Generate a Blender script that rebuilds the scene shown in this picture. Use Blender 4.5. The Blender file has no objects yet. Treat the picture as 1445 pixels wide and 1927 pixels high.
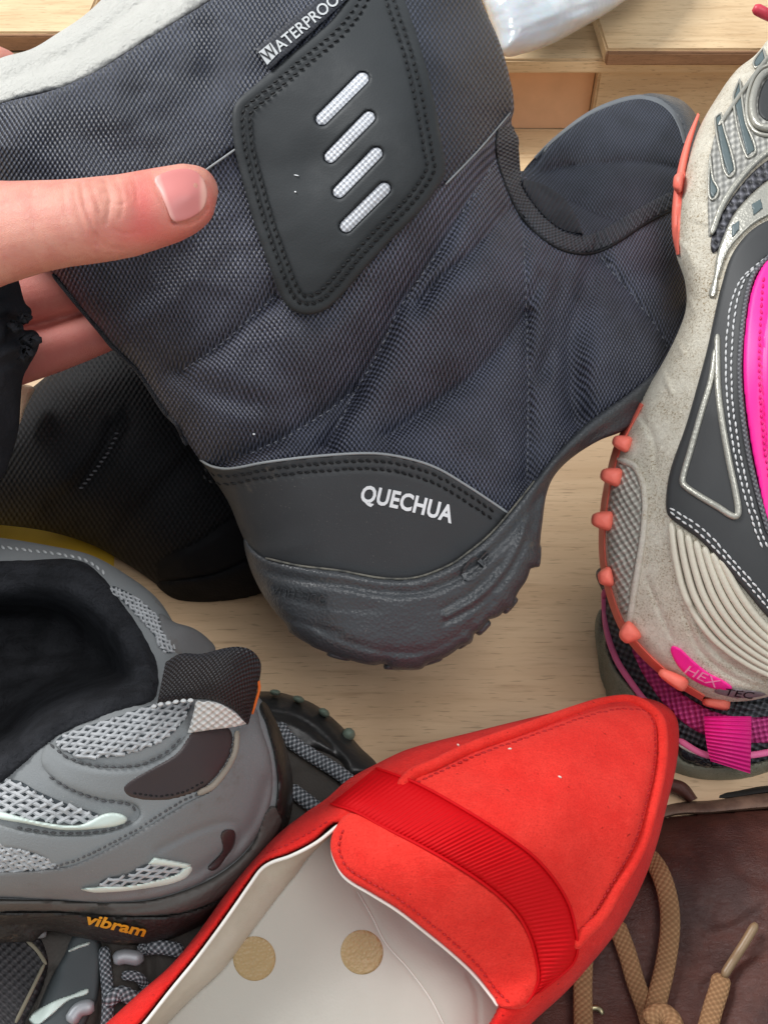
import bpy, math, random
import numpy as np
from mathutils import Vector

random.seed(7); rng = np.random.default_rng(7)
SC = bpy.context.scene
COL = SC.collection

# ------------------------------------------------------------------ camera
F, CX, CY = 1890.0, 722.5, 963.5          # focal length and centre, in pixels of the 1445 x 1927 photograph
H, PITCH = 0.40, math.radians(50)
SP, CP = math.sin(PITCH), math.cos(PITCH)
CAM = np.array([0.0, 0.0, H])
FWD, UPV, RGT = np.array([0, CP, -SP]), np.array([0, SP, CP]), np.array([1.0, 0, 0])
cam = bpy.data.cameras.new('camera')
cam.sensor_fit = 'VERTICAL'; cam.sensor_height = 36.0; cam.lens = 36.0 * F / 1927.0
cam.clip_start = 0.01; cam.clip_end = 50
cam_o = bpy.data.objects.new('camera', cam); COL.objects.link(cam_o)
cam_o.location = (0, 0, H); cam_o.rotation_euler = (math.radians(40), 0, 0)
SC.camera = cam_o

# ------------------------------------------------------------------ light (soft indoor daylight from above and behind)
world = bpy.data.worlds.new('World'); SC.world = world; world.use_nodes = True
bg = world.node_tree.nodes['Background']
bg.inputs[0].default_value = (0.86, 0.93, 1.0, 1); bg.inputs[1].default_value = 0.52

def area(name, loc, target, size, power, colour):
    l = bpy.data.lights.new(name, 'AREA'); l.shape = 'RECTANGLE'; l.size, l.size_y = size
    l.energy = power; l.color = colour
    o = bpy.data.objects.new(name, l); COL.objects.link(o); o.location = loc
    o.rotation_euler = (Vector(target) - Vector(loc)).to_track_quat('-Z', 'Y').to_euler()
    return o
area('window_light', (-1.8, 1.35, 2.2), (0.0, 0.32, 0.05), (1.1, 1.1), 92.0, (1.0, 0.995, 0.985))
area('fill_light', (0.5, -0.35, 2.0), (0.05, 0.30, 0.0), (1.2, 1.2), 16.0, (1.0, 0.985, 0.97))  # added fill from the camera side, stands for no known lamp

vs = SC.view_settings
vs.view_transform = 'Standard'; vs.look = 'None'; vs.exposure = 0.15; vs.gamma = 1.0; vs.use_curve_mapping = False
SC.cycles.max_bounces = 4; SC.cycles.diffuse_bounces = 3; SC.cycles.glossy_bounces = 2
SC.cycles.adaptive_threshold = 0.02
SC.cycles.use_denoising = True

# ------------------------------------------------------------------ geometry helpers
def W(u, v, Z):
    u = np.asarray(u, float); v = np.asarray(v, float); Z = np.asarray(Z, float)
    d = FWD[None] + ((u - CX) / F)[:, None] * RGT[None] + ((CY - v) / F)[:, None] * UPV[None]
    return CAM[None] + Z[:, None] * d

def ground_z(v, z0=0.0):
    y = (CY - np.asarray(v, float)) / F
    return (H - z0) / np.maximum(SP - y * CP, 0.05)

def curve(pts, sp=6.0, closed=False):
    """smooth curve through control points; a third element on a point makes a corner"""
    P = np.array([[p[0], p[1]] for p in pts], float); c = [len(p) > 2 for p in pts]; n = len(P)
    out = []
    for i in range(n if closed else n - 1):
        j = (i + 1) % n
        L = np.linalg.norm(P[j] - P[i])
        if L < 1e-6: continue
        def tan(k):
            if c[k]: return (P[j] - P[i])
            a = P[(k - 1) % n] if (closed or k > 0) else P[k]
            b = P[(k + 1) % n] if (closed or k < n - 1) else P[k]
            t = b - a; m = np.linalg.norm(t)
            return t / m * L if m > 1e-6 else t
        m0, m1 = tan(i), tan(j)
        m = max(2, int(L / sp * 1.2) + 1)
        t = np.linspace(0, 1, m, endpoint=False)[:, None]
        out.append((2*t**3-3*t**2+1)*P[i] + (t**3-2*t**2+t)*m0 + (-2*t**3+3*t**2)*P[j] + (t**3-t**2)*m1)
    out = np.vstack(out)
    if not closed: out = np.vstack([out, P[-1]])
    return out

def resample(P, n):
    d = np.r_[0, np.cumsum(np.linalg.norm(np.diff(P, axis=0), axis=1))]
    t = np.linspace(0, d[-1], n)
    return np.stack([np.interp(t, d, P[:, k]) for k in range(P.shape[1])], 1)

def plen(P): return float(np.linalg.norm(np.diff(P, axis=0), axis=1).sum())

def near(Q, poly, closed):
    """distance, nearest point and side of points Q to a polyline"""
    A = poly; B = np.roll(poly, -1, 0)
    if not closed: A, B = poly[:-1], poly[1:]
    A = A.astype(np.float32); E = (B - A).astype(np.float32); LL = np.maximum((E * E).sum(1), 1e-9)
    D = np.empty(len(Q)); NP = np.empty((len(Q), 2)); SD = np.empty(len(Q))
    for k in range(0, len(Q), 6000):
        q = Q[k:k+6000].astype(np.float32)
        dx = q[:, 0:1] - A[None, :, 0]; dy = q[:, 1:2] - A[None, :, 1]
        t = np.clip((dx * E[:, 0] + dy * E[:, 1]) / LL, 0, 1)
        ex = dx - t * E[:, 0]; ey = dy - t * E[:, 1]
        dd = ex * ex + ey * ey
        i = dd.argmin(1); r = np.arange(len(q))
        D[k:k+6000] = np.sqrt(dd[r, i])
        NP[k:k+6000, 0] = q[:, 0] - ex[r, i]; NP[k:k+6000, 1] = q[:, 1] - ey[r, i]
        SD[k:k+6000] = np.sign(E[i, 0] * dy[r, i] - E[i, 1] * dx[r, i])
    return D, NP, SD

def inside(Q, poly):
    r = np.zeros(len(Q), bool)
    x, y = Q[:, 0], Q[:, 1]
    for (x0, y0), (x1, y1) in zip(poly, np.roll(poly, -1, 0)):
        if y0 == y1: continue
        c = ((y0 > y) != (y1 > y)) & (x < (x1 - x0) * (y - y0) / (y1 - y0) + x0)
        r ^= c
    return r

def prof(x):
    x = np.clip(x, 0, 1)
    return np.sqrt(np.maximum(1 - (1 - x) ** 2, 0))

class TPS:
    """smooth depth (given in cm at sparse points)"""
    def __init__(s, pts):
        P = np.array(pts, float); s.p = P[:, :2] / 1000; n = len(P)
        K = s.k(s.p); K += np.eye(n) * 1e-4
        A = np.zeros((n + 3, n + 3)); A[:n, :n] = K; A[:n, n] = 1; A[:n, n+1:] = s.p; A[n:, :n] = A[:n, n:].T
        s.w = np.linalg.solve(A, np.r_[P[:, 2] / 100, 0, 0, 0])
    def k(s, q):
        r2 = ((q[:, None] - s.p[None]) ** 2).sum(2)
        return 0.5 * r2 * np.log(r2 + 1e-12)
    def __call__(s, u, v):
        q = np.stack([u, v], 1) / 1000; n = len(s.p)
        return s.k(q) @ s.w[:n] + s.w[n] + q @ s.w[n+1:]

class Body:
    """rounded solid: smooth depth plus rounding towards the outline"""
    def __init__(s, outline, tps, R=150, B=0.03, extra=None):
        s.poly = curve(outline, 12, True); s.t = TPS(tps); s.R, s.B, s.extra = R, B, extra
    def __call__(s, u, v):
        u = np.asarray(u, float); v = np.asarray(v, float)
        q = np.stack([u, v], 1)
        d, _, _ = near(q, s.poly, True); d = np.where(inside(q, s.poly), d, 0)
        z = s.t(u, v) + s.B * (1 - prof(d / s.R))
        if s.extra: z = z + s.extra(u, v)
        return z
    def back(s, T, R=None, ground=True):
        def f(u, v, d):
            z = s.t(u, v) + s.B + T * prof(d / (R or s.R))
            return np.minimum(z, ground_z(v) - 0.0005) if ground else z
        return f

def off(zf, dz): return lambda u, v: zf(u, v) + dz

def grooves(lst):
    """folds and seams: (points, depth in mm, width, width on the other side)"""
    L = [(curve(e[0], 12), e[1] / 1000.0, e[2], e[3], len(e) > 4) for e in lst]
    def f(u, v):
        q = np.stack([np.asarray(u, float), np.asarray(v, float)], 1); z = np.zeros(len(q))
        for P, a, w1, w2, cusp in L:
            m = max(w1, w2) * 3.2
            lo, hi = P.min(0) - m, P.max(0) + m
            k = (q[:, 0] > lo[0]) & (q[:, 0] < hi[0]) & (q[:, 1] > lo[1]) & (q[:, 1] < hi[1])
            if not k.any(): continue
            d, _, sd = near(q[k], P, False)
            w = np.where(sd > 0, w1, w2)
            z[k] += a * (np.exp(-(d + 0.02*d*d/w) / (w * 0.62)) if cusp else np.exp(-(d / w) ** 2))
        return z
    return f

def vnoise(scale, seed=0):
    """cheap smooth value noise in photo space, -1..1"""
    g = np.random.default_rng(seed).uniform(-1, 1, (64, 64))
    def f(u, v):
        x = np.asarray(u) / scale; y = np.asarray(v) / scale
        i = np.floor(x).astype(int); j = np.floor(y).astype(int); a = x - i; b = y - j
        a = a*a*(3-2*a); b = b*b*(3-2*b)
        G = lambda p, q: g[p % 64, q % 64]
        return (G(i, j)*(1-a)+G(i+1, j)*a)*(1-b) + (G(i, j+1)*(1-a)+G(i+1, j+1)*a)*b
    return f

# ------------------------------------------------------------------ object helpers
def thing(name, label, cat, loc, group=None):
    o = bpy.data.objects.new(name, None); COL.objects.link(o); o.location = loc; o.empty_display_size = 0.02
    o['label'] = label; o['category'] = cat
    if group: o['group'] = group
    o['_w'] = list(loc)
    return o

def wloc(parent):
    return np.array(parent['_w']) if parent is not None and '_w' in parent else np.zeros(3)

def link(name, V, faces, mat, parent=None, uv=None, smooth=True, angle=55, origin=None):
    L = wloc(parent) if parent is not None else (np.array(origin) if origin is not None else np.zeros(3))
    me = bpy.data.meshes.new(name)
    me.from_pydata((np.asarray(V) - L).tolist(), [], [list(map(int, f)) for f in faces])
    if uv is not None:
        ul = me.uv_layers.new(name='UVMap')
        li = np.empty(len(me.loops), np.int32); me.loops.foreach_get('vertex_index', li)
        ul.data.foreach_set('uv', np.asarray(uv, np.float32)[li].ravel())
    me.polygons.foreach_set('use_smooth', np.full(len(me.polygons), smooth))
    if smooth and angle < 180: me.set_sharp_from_angle(angle=math.radians(angle))
    if mat is not None: me.materials.append(mat)
    o = bpy.data.objects.new(name, me); COL.objects.link(o)
    if parent is not None: o.parent = parent
    elif origin is not None: o.location = origin
    o['_w'] = list(L)
    if parent is not None and parent.type == 'MESH': pass
    return o

def sheet(name, outline, zf, mat, parent=None, s=5.0, lift=0.0, r=8.0, edge=0.0, skirt=0.003, back=None,
          uvf=None, detail=None, holes=(), raw=False, origin=None, angle=55):
    """a curved panel with the given outline lying on the depth surface zf; back makes it a closed solid"""
    poly = np.asarray(outline, float) if raw else curve(outline, s, True)
    lo, hi = poly.min(0) - s, poly.max(0) + s
    nx, ny = int((hi[0]-lo[0])/s) + 2, int((hi[1]-lo[1])/s) + 2
    gx, gy = np.meshgrid(lo[0] + np.arange(nx)*s, lo[1] + np.arange(ny)*s)
    Q = np.stack([gx.ravel(), gy.ravel()], 1)
    ins = inside(Q, poly); d, NPt, _ = near(Q, poly, True)
    for h in holes:
        hp = curve(h, s, True); hin = inside(Q, hp); hd, hn, _ = near(Q, hp, True)
        ins &= ~hin; k = hd < d; d = np.where(k, hd, d); NPt = np.where(k[:, None], hn, NPt)
    inn = ins & (d > 0.35 * s)
    g = inn.reshape(ny, nx)
    cell = g[:-1, :-1] | g[1:, :-1] | g[:-1, 1:] | g[1:, 1:]
    jj, ii = np.nonzero(cell)
    idx = lambda j, i: j * nx + i
    quads = np.stack([idx(jj, ii), idx(jj+1, ii), idx(jj+1, ii+1), idx(jj, ii+1)], 1)
    used = np.unique(quads)
    if len(used) == 0: raise RuntimeError('empty sheet ' + name)
    remap = -np.ones(nx*ny, int); remap[used] = np.arange(len(used)); quads = remap[quads]
    P = np.where(inn[used][:, None], Q[used], NPt[used]); D = np.where(inn[used], d[used], 0.0)
    # sharp corners of the outline
    if not raw:
        bi = np.nonzero(D == 0)[0]
        for p in outline:
            if len(p) > 2 and len(bi):
                k = bi[((P[bi] - np.array(p[:2])) ** 2).sum(1).argmin()]
                if np.linalg.norm(P[k] - p[:2]) < 2 * s: P[k] = p[:2]
    u, v = P[:, 0], P[:, 1]
    Z = zf(u, v) - lift * (edge + (1 - edge) * prof(D / r))
    if detail is not None: Z = Z + detail(u, v)
    V = W(u, v, Z)
    uv = P / 100.0 if uvf is None else uvf(u, v)
    uv = uv * np.array([1, -1.0])
    # boundary edges
    e = np.vstack([quads[:, [0, 1]], quads[:, [1, 2]], quads[:, [2, 3]], quads[:, [3, 0]]])
    key = np.sort(e, 1); kk = key[:, 0] * (len(P) + 1) + key[:, 1]
    un, inv, cnt = np.unique(kk, return_inverse=True, return_counts=True)
    be = e[cnt[inv] == 1]
    faces = quads.tolist(); n = len(P)
    if back is not None:
        bset = np.unique(be); isb = np.zeros(n, bool); isb[bset] = True
        m2 = np.arange(n); fr = np.nonzero(~isb)[0]; m2[fr] = n + np.arange(len(fr))
        zb = np.maximum(back(u[fr], v[fr], D[fr]), Z[fr] + 0.0012)
        V = np.vstack([V, W(u[fr], v[fr], zb)]); uv = np.vstack([uv, uv[fr]])
        faces += m2[quads][:, ::-1].tolist()
    elif skirt:
        b = np.unique(be); m2 = -np.ones(n, int); m2[b] = n + np.arange(len(b))
        V = np.vstack([V, W(u[b], v[b], Z[b] + skirt)]); uv = np.vstack([uv, uv[b]])
        faces += np.stack([be[:, 1], be[:, 0], m2[be[:, 0]], m2[be[:, 1]]], 1).tolist()
    return link(name, V, faces, mat, parent, uv, origin=origin, angle=angle)

def strip(name, A, B, zf, mat, parent=None, nS=60, nT=8, lift=0.001, round_=1.0, det=None, skirt=0.003, uscale=None, thick=None, origin=None, edge=0.0, angle=55):
    """a band between two edge curves; det(s in px, t) adds relief"""
    a = resample(curve(A, 5), nS); b = resample(curve(B, 5), nS)
    Ls = 0.5 * (plen(a) + plen(b)); Wd = np.linalg.norm(a - b, axis=1).mean()
    t = np.linspace(0, 1, nT); S = np.linspace(0, Ls, nS)
    P = a[:, None] * (1 - t)[None, :, None] + b[:, None] * t[None, :, None]
    u, v = P[..., 0].ravel(), P[..., 1].ravel()
    SS, TT = np.meshgrid(S, t, indexing='ij')
    pr = edge + (1-edge) * prof(np.minimum(TT, 1 - TT) * 2 / max(round_, 1e-3)).ravel()
    Z = zf(u, v) - lift * pr
    if det is not None: Z = Z - det(SS.ravel(), TT.ravel())
    V = W(u, v, Z); n = len(V)
    uv = np.stack([SS.ravel() / 100, TT.ravel() * Wd / 100], 1)
    i, j = np.meshgrid(np.arange(nS - 1), np.arange(nT - 1), indexing='ij'); k = (i * nT + j).ravel()
    q = np.stack([k, k + 1, k + nT + 1, k + nT], 1)
    # face the camera
    p0, p1, p2 = P.reshape(-1, 2)[q[len(q)//2][:3]]
    if ((p1 - p0)[0] * (p2 - p0)[1] - (p1 - p0)[1] * (p2 - p0)[0]) > 0: q = q[:, ::-1]
    e = np.vstack([q[:, [0, 1]], q[:, [1, 2]], q[:, [2, 3]], q[:, [3, 0]]])
    key = np.sort(e, 1); kk = key[:, 0] * (n + 1) + key[:, 1]
    un, inv, cnt = np.unique(kk, return_inverse=True, return_counts=True); be = e[cnt[inv] == 1]
    bb = np.unique(be); m2 = -np.ones(n, int)
    faces = q.tolist()
    if thick:
        V = np.vstack([V, W(u, v, Z + thick)]); uv = np.vstack([uv, uv])
        faces += (q[:, ::-1] + n).tolist()
        faces += np.stack([be[:, 1], be[:, 0], be[:, 0] + n, be[:, 1] + n], 1).tolist()
    else:
        m2[bb] = n + np.arange(len(bb))
        V = np.vstack([V, W(u[bb], v[bb], Z[bb] + skirt)]); uv = np.vstack([uv, uv[bb]])
        faces += np.stack([be[:, 1], be[:, 0], m2[be[:, 0]], m2[be[:, 1]]], 1).tolist()
    return link(name, V, faces, mat, parent, uv, origin=origin, angle=angle)

def sweep(C3, ra, rb, nrm=None, n=12, cap=True):
    """rings round a 3D path, half width ra across and rb towards the viewer"""
    C3 = np.asarray(C3, float); m = len(C3)
    ra = np.broadcast_to(ra, m); rb = np.broadcast_to(rb, m)
    T = np.gradient(C3, axis=0); T /= np.linalg.norm(T, axis=1)[:, None] + 1e-12
    view = CAM[None] - C3; view /= np.linalg.norm(view, axis=1)[:, None]
    X = np.cross(T, view); X /= np.linalg.norm(X, axis=1)[:, None] + 1e-12
    Y = np.cross(X, T)
    th = np.linspace(0, 2*math.pi, n, endpoint=False)
    V = C3[:, None] + X[:, None] * (np.cos(th)[None, :, None] * ra[:, None, None]) + Y[:, None] * (np.sin(th)[None, :, None] * rb[:, None, None])
    V = V.reshape(-1, 3); faces = []
    for i in range(m - 1):
        for j in range(n):
            a, b = i*n + j, i*n + (j+1) % n
            faces.append((a, b, b + n, a + n))
    if cap:
        faces.append(tuple(range(n))[::-1]); faces.append(tuple((m-1)*n + k for k in range(n)))
    S = np.r_[0, np.cumsum(np.linalg.norm(np.diff(C3, axis=0), axis=1))]
    uv = np.stack([np.repeat(S, n) * 55, np.tile(th / (2*math.pi), m)], 1)
    return V, faces, uv

def tube(name, pts, zf, r, mat, parent=None, flat=1.0, lift=None, sp=6, n=12, taper=0, origin=None, endcap=True):
    """cord lying on a surface (zf a function) or through given depths (zf None: third value in cm)"""
    if zf is None:
        P = curve([p[:2] for p in pts], sp)
        d0 = np.r_[0, np.cumsum([math.hypot(pts[i+1][0]-pts[i][0], pts[i+1][1]-pts[i][1]) for i in range(len(pts)-1)])]
        m = len(P); z = np.interp(np.linspace(0, 1, m), d0 / d0[-1], [p[2] / 100 for p in pts])
    else:
        P = curve(pts, sp); z = zf(P[:, 0], P[:, 1]) - (r * flat * 0.6 if lift is None else lift)
    C = W(P[:, 0], P[:, 1], z); m = len(C)
    rr = np.full(m, r)
    if endcap:
        k = np.minimum(np.arange(m), np.arange(m)[::-1]); rr = rr * np.array([0.55, 0.85, 1.0])[np.minimum(k, 2)]
    V, f, uv = sweep(C, rr, rr * flat, n=n)
    return link(name, V, f, mat, parent, uv, origin=origin, angle=70)

def stitches(name, pts, zf, mat, parent, dash=9, gap=5, r=0.00028, lift=0.0002, closed=False, raw=False, jitter=0.6, skew=0.0):
    P = np.asarray(pts, float) if raw else curve(pts, 4, closed)
    if closed: P = np.vstack([P, P[:1]])
    L = plen(P); n = max(1, int(L / (dash + gap)))
    d = np.r_[0, np.cumsum(np.linalg.norm(np.diff(P, axis=0), axis=1))]
    t0 = (np.arange(n) + 0.15) * L / n; t1 = t0 + dash * L / n / (dash + gap)
    pt = lambda t: np.stack([np.interp(t, d, P[:, 0]), np.interp(t, d, P[:, 1])], 1)
    a, b = pt(t0), pt(t1); a += rng.normal(0, jitter, a.shape); b += rng.normal(0, jitter, b.shape)
    if skew:
        dr = b - a; pn = np.stack([-dr[:, 1], dr[:, 0]], 1) / (np.linalg.norm(dr, axis=1)[:, None] + 1e-9); a -= pn * skew; b += pn * skew
    za, zb = zf(a[:, 0], a[:, 1]), zf(b[:, 0], b[:, 1])
    A = W(a[:, 0], a[:, 1], za); B = W(b[:, 0], b[:, 1], zb)
    M = W((a[:, 0]+b[:, 0])/2, (a[:, 1]+b[:, 1])/2, (za + zb)/2 - lift)
    V, Fc = [], []
    for p, m, q in zip(A, M, B):
        c = np.stack([p, p*0.6+m*0.4 + (m-(p+q)/2)*0.4, m, q*0.6+m*0.4 + (m-(p+q)/2)*0.4, q])
        vv, ff, _ = sweep(c, np.array([.3, .85, 1, .85, .3]) * r, np.array([.3, .85, 1, .85, .3]) * r, n=6)
        o = len(V) * 30; V.append(vv); Fc += [tuple(x + o for x in f) for f in ff]
    return link(name, np.vstack(V), Fc, mat, parent, np.zeros((len(V)*30, 2)))

def inset(outline, dist, sp=4):
    P = curve(outline, sp, True); c = P.mean(0)
    T = np.roll(P, -2, 0) - np.roll(P, 2, 0); T /= np.linalg.norm(T, axis=1)[:, None] + 1e-9
    N = np.stack([-T[:, 1], T[:, 0]], 1)
    if inside(P[:1] + N[:1] * 2, P)[0] == False: N = -N
    Q = P + N * dist
    d, _, _ = near(Q, P, True)
    return Q[(d > dist * 0.93) & inside(Q, P)]

def lettering(name, text, A, B, hgt, zf, mat, parent, lift=0.0005, bold=0.0, shear=0.0, curve_y=0.0, space=1.0):
    """text set between pixels A and B (baseline ends), raised from the surface"""
    c = bpy.data.curves.new('txt', 'FONT'); c.body = text; c.offset = bold; c.resolution_u = 3; c.space_character = space
    o = bpy.data.objects.new('txt', c); COL.objects.link(o)
    dg = bpy.context.evaluated_depsgraph_get(); me = o.evaluated_get(dg).to_mesh()
    V = np.array([v.co[:2] for v in me.vertices]); fs = [list(p.vertices) for p in me.polygons]
    o.evaluated_get(dg).to_mesh_clear(); bpy.data.objects.remove(o); bpy.data.curves.remove(c)
    lo, hi = V.min(0), V.max(0); x = (V[:, 0] - lo[0]) / (hi[0] - lo[0]); y = (V[:, 1] - max(lo[1], -0.02) ) / 0.70
    A = np.array(A, float); B = np.array(B, float); dr = B - A; nn = np.array([dr[1], -dr[0]]) / np.linalg.norm(dr)
    P = A + x[:, None] * dr + (y * hgt + curve_y * 4 * x * (1 - x))[:, None] * nn + (y * hgt * shear)[:, None] * dr / np.linalg.norm(dr)
    z = zf(P[:, 0], P[:, 1]); n = len(P)
    cnt = {}
    for f in fs:
        for a, b in zip(f, f[1:] + f[:1]): cnt[(min(a, b), max(a, b))] = cnt.get((min(a, b), max(a, b)), []) + [(a, b)]
    faces = list(fs)
    for k, es in cnt.items():
        if len(es) == 1: a, b = es[0]; faces.append([b, a, a + n, b + n])
    VV = np.vstack([W(P[:, 0], P[:, 1], z - lift), W(P[:, 0], P[:, 1], z + 0.0006)])
    return link(name, VV, faces, mat, parent, np.vstack([P, P]) / 100, smooth=False)

def loft(stations, n=28):
    """closed rounded volume: stations of (edge pixel a, edge pixel b, depth cm, half thickness cm)"""
    rings = []
    th = np.linspace(0, 2*math.pi, n, endpoint=False)
    for (a, b, z, h) in stations:
        a, b = np.array(a, float), np.array(b, float); m = (a + b) / 2
        p = m + np.cos(th)[:, None] * (a - b) / 2
        rings.append(W(p[:, 0], p[:, 1], z / 100 + np.sin(th) * h / 100))
    V = np.vstack(rings); faces = []
    for i in range(len(rings) - 1):
        for j in range(n):
            q, w = i*n + j, i*n + (j+1) % n
            faces.append((q, w, w + n, q + n))
    faces.append(tuple(range(n))[::-1]); faces.append(tuple((len(rings)-1)*n + k for k in range(n)))
    return V, faces

def blob(u, v, z, ru, rv=None, rd=None, rot=0, nu=10, nv=7, sq=1.0, taper=0.0):
    """small ellipsoid; radii in px across, depth radius in m"""
    k = z / F; rv = rv or ru; rd = rd or ru * k
    V, Fc = [], []
    for i in range(nv + 1):
        ph = math.pi * i / nv
        for j in range(nu):
            t = 2*math.pi*j/nu
            g = lambda q: math.copysign(abs(q)**sq, q)
            x, y, w = g(math.sin(ph))*g(math.cos(t))*ru, g(math.sin(ph))*g(math.sin(t))*rv, g(math.cos(ph))*rd
            y *= 1 + taper * x / ru; w *= 1 + 0.5 * taper * x / ru
            V.append((u + x*math.cos(rot) - y*math.sin(rot), v + x*math.sin(rot) + y*math.cos(rot), z - w))
    for i in range(nv):
        for j in range(nu):
            a, b = i*nu + j, i*nu + (j+1) % nu
            Fc.append((a, a + nu, b + nu, b))
    V = np.array(V)
    return W(V[:, 0], V[:, 1], V[:, 2]), Fc

def box(name, x0, x1, y0, y1, z0, z1, mat, parent, bev=0.0015, warp=0.0):
    import bmesh
    bm = bmesh.new()
    vs_ = [bm.verts.new((x, y, z)) for x in (x0, x1) for y in (y0, y1) for z in (z0, z1)]
    for f in ((0,1,3,2),(4,6,7,5),(0,4,5,1),(2,3,7,6),(0,2,6,4),(1,5,7,3)): bm.faces.new([vs_[i] for i in f])
    bmesh.ops.recalc_face_normals(bm, faces=bm.faces)
    bmesh.ops.bevel(bm, geom=list(bm.edges), offset=bev, segments=2, affect='EDGES')
    V = np.array([v.co[:] for v in bm.verts]); f = [[v.index for v in p.verts] for p in bm.faces]
    bm.verts.index_update(); f = [[v.index for v in p.verts] for p in bm.faces]; bm.free()
    if warp: V += rng.normal(0, warp, V.shape)
    return link(name, V, f, mat, parent, np.zeros((len(V), 2)), angle=40)

# ------------------------------------------------------------------ materials
class NT:
    def __init__(s, name):
        s.m = bpy.data.materials.new(name); s.m.use_nodes = True; s.t = s.m.node_tree; s.n = s.t.nodes
        s.b = s.n['Principled BSDF']; s.tc = s.n.new('ShaderNodeTexCoord')
    def lk(s, a, b): s.t.links.new(a, b)
    def val(s, x, sock):
        if isinstance(x, (int, float)): sock.default_value = x
        elif isinstance(x, tuple): sock.default_value = x if len(x) == 4 else (*x, 1)
        else: s.lk(x, sock)
    def math(s, op, a, b=0.0, c=None):
        n = s.n.new('ShaderNodeMath'); n.operation = op; s.val(a, n.inputs[0]); s.val(b, n.inputs[1])
        if c is not None: s.val(c, n.inputs[2])
        return n.outputs[0]
    def noise(s, scale, detail=3, rough=0.55, vec=None, dist=0.0):
        n = s.n.new('ShaderNodeTexNoise'); n.inputs['Scale'].default_value = scale; n.inputs['Detail'].default_value = detail
        n.inputs['Roughness'].default_value = rough; n.inputs['Distortion'].default_value = dist
        s.lk(vec if vec is not None else s.tc.outputs['Object'], n.inputs['Vector']); return n.outputs[0]
    def voronoi(s, scale, vec=None, feature='F1'):
        n = s.n.new('ShaderNodeTexVoronoi'); n.feature = feature; n.inputs['Scale'].default_value = scale
        s.lk(vec if vec is not None else s.tc.outputs['Object'], n.inputs['Vector']); return n.outputs['Distance']
    def ramp(s, f, lo, hi):
        n = s.n.new('ShaderNodeMapRange'); n.inputs['From Min'].default_value = lo; n.inputs['From Max'].default_value = hi
        n.interpolation_type = 'SMOOTHSTEP'; s.val(f, n.inputs['Value']); return n.outputs['Result']
    def mix(s, f, a, b, blend='MIX'):
        n = s.n.new('ShaderNodeMix'); n.data_type = 'RGBA'; n.blend_type = blend
        s.val(f, n.inputs[0]); s.val(a, n.inputs[6]); s.val(b, n.inputs[7]); return n.outputs[2]
    def xyz(s, out='UV'):
        n = s.n.new('ShaderNodeSeparateXYZ'); s.lk(s.tc.outputs[out], n.inputs[0]); return n.outputs
    def mapping(s, scale, rot=(0, 0, 0), out='Object'):
        n = s.n.new('ShaderNodeMapping'); n.inputs['Scale'].default_value = scale; n.inputs['Rotation'].default_value = rot
        s.lk(s.tc.outputs[out], n.inputs[0]); return n.outputs[0]
    def bump(s, h, strength=0.5, dist=0.0005, prev=None):
        n = s.n.new('ShaderNodeBump'); n.inputs['Strength'].default_value = strength; n.inputs['Distance'].default_value = dist
        s.lk(h, n.inputs['Height'])
        if prev is not None: s.lk(prev, n.inputs['Normal'])
        return n.outputs[0]
    def done(s, col, rough=0.5, normal=None, spec=0.5, **kw):
        s.val(col, s.b.inputs['Base Color']); s.val(rough, s.b.inputs['Roughness']); s.b.inputs['Specular IOR Level'].default_value = spec
        if normal is not None: s.lk(normal, s.b.inputs['Normal'])
        for k, x in kw.items(): s.val(x, s.b.inputs[k.replace('_', ' ')])
        return s.m

def srgb(r, g, b):
    f = lambda c: (c/255/12.92) if c <= 10 else ((c/255 + 0.055)/1.055) ** 2.4
    return (f(r), f(g), f(b))

def m_weave(name, lo, hi, fu=11.5, fv=12.5, bump=0.8, dist=0.0004, rough=0.55, spec=0.4, rot=0.0, var=0.35, pw=1.0):
    """plain woven cloth: staggered yarn crowns; frequencies are per 100 px of cloth"""
    k = NT(name)
    vec = k.mapping((1, 1, 1), (0, 0, rot), 'UV')
    wob = k.math('ADD', k.noise(2.2, 2, 0.5, vec), k.math('MULTIPLY', k.noise(11, 2, 0.5, vec), 0.45))
    sp = k.n.new('ShaderNodeSeparateXYZ'); k.lk(vec, sp.inputs[0])
    U = k.math('ADD', k.math('MULTIPLY', sp.outputs[0], math.pi*fu), k.math('MULTIPLY', wob, 2.2))
    V = k.math('ADD', k.math('MULTIPLY', sp.outputs[1], math.pi*fv), k.math('MULTIPLY', wob, 2.0))
    a = k.math('SINE', U); b = k.math('SINE', V)
    h = k.math('MULTIPLY_ADD', k.math('MULTIPLY', a, b), 0.5, 0.5)
    hp = k.math('POWER', h, 1.6 * pw)
    fine = k.noise(40, 3, 0.6, vec)
    f = k.math('MULTIPLY', hp, k.math('MULTIPLY_ADD', fine, 1.9, 0.0))
    big = k.noise(1.1, 3, 0.5, vec)
    c = k.mix(f, lo, hi)
    c = k.mix(k.math('MULTIPLY', k.ramp(big, 0.35, 0.7), var), c, tuple(x*0.55 for x in lo))
    nb = k.bump(h, bump, dist)
    return k.done(c, rough, nb, spec)

def m_plain(name, col, rough=0.5, spec=0.4, bscale=600, bstr=0.25, bdist=0.0003, var=0.2, vscale=40, col2=None, detail=4, **kw):
    k = NT(name)
    n1 = k.noise(vscale, 4, 0.6); c2 = col2 or tuple(x * 0.6 for x in col)
    c = k.mix(k.math('MULTIPLY', k.ramp(n1, 0.35, 0.7), 1.0 if col2 else var * 2), col, c2)
    nb = k.bump(k.noise(bscale, detail, 0.6), bstr, bdist)
    return k.done(c, rough, nb, spec, **kw)

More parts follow.
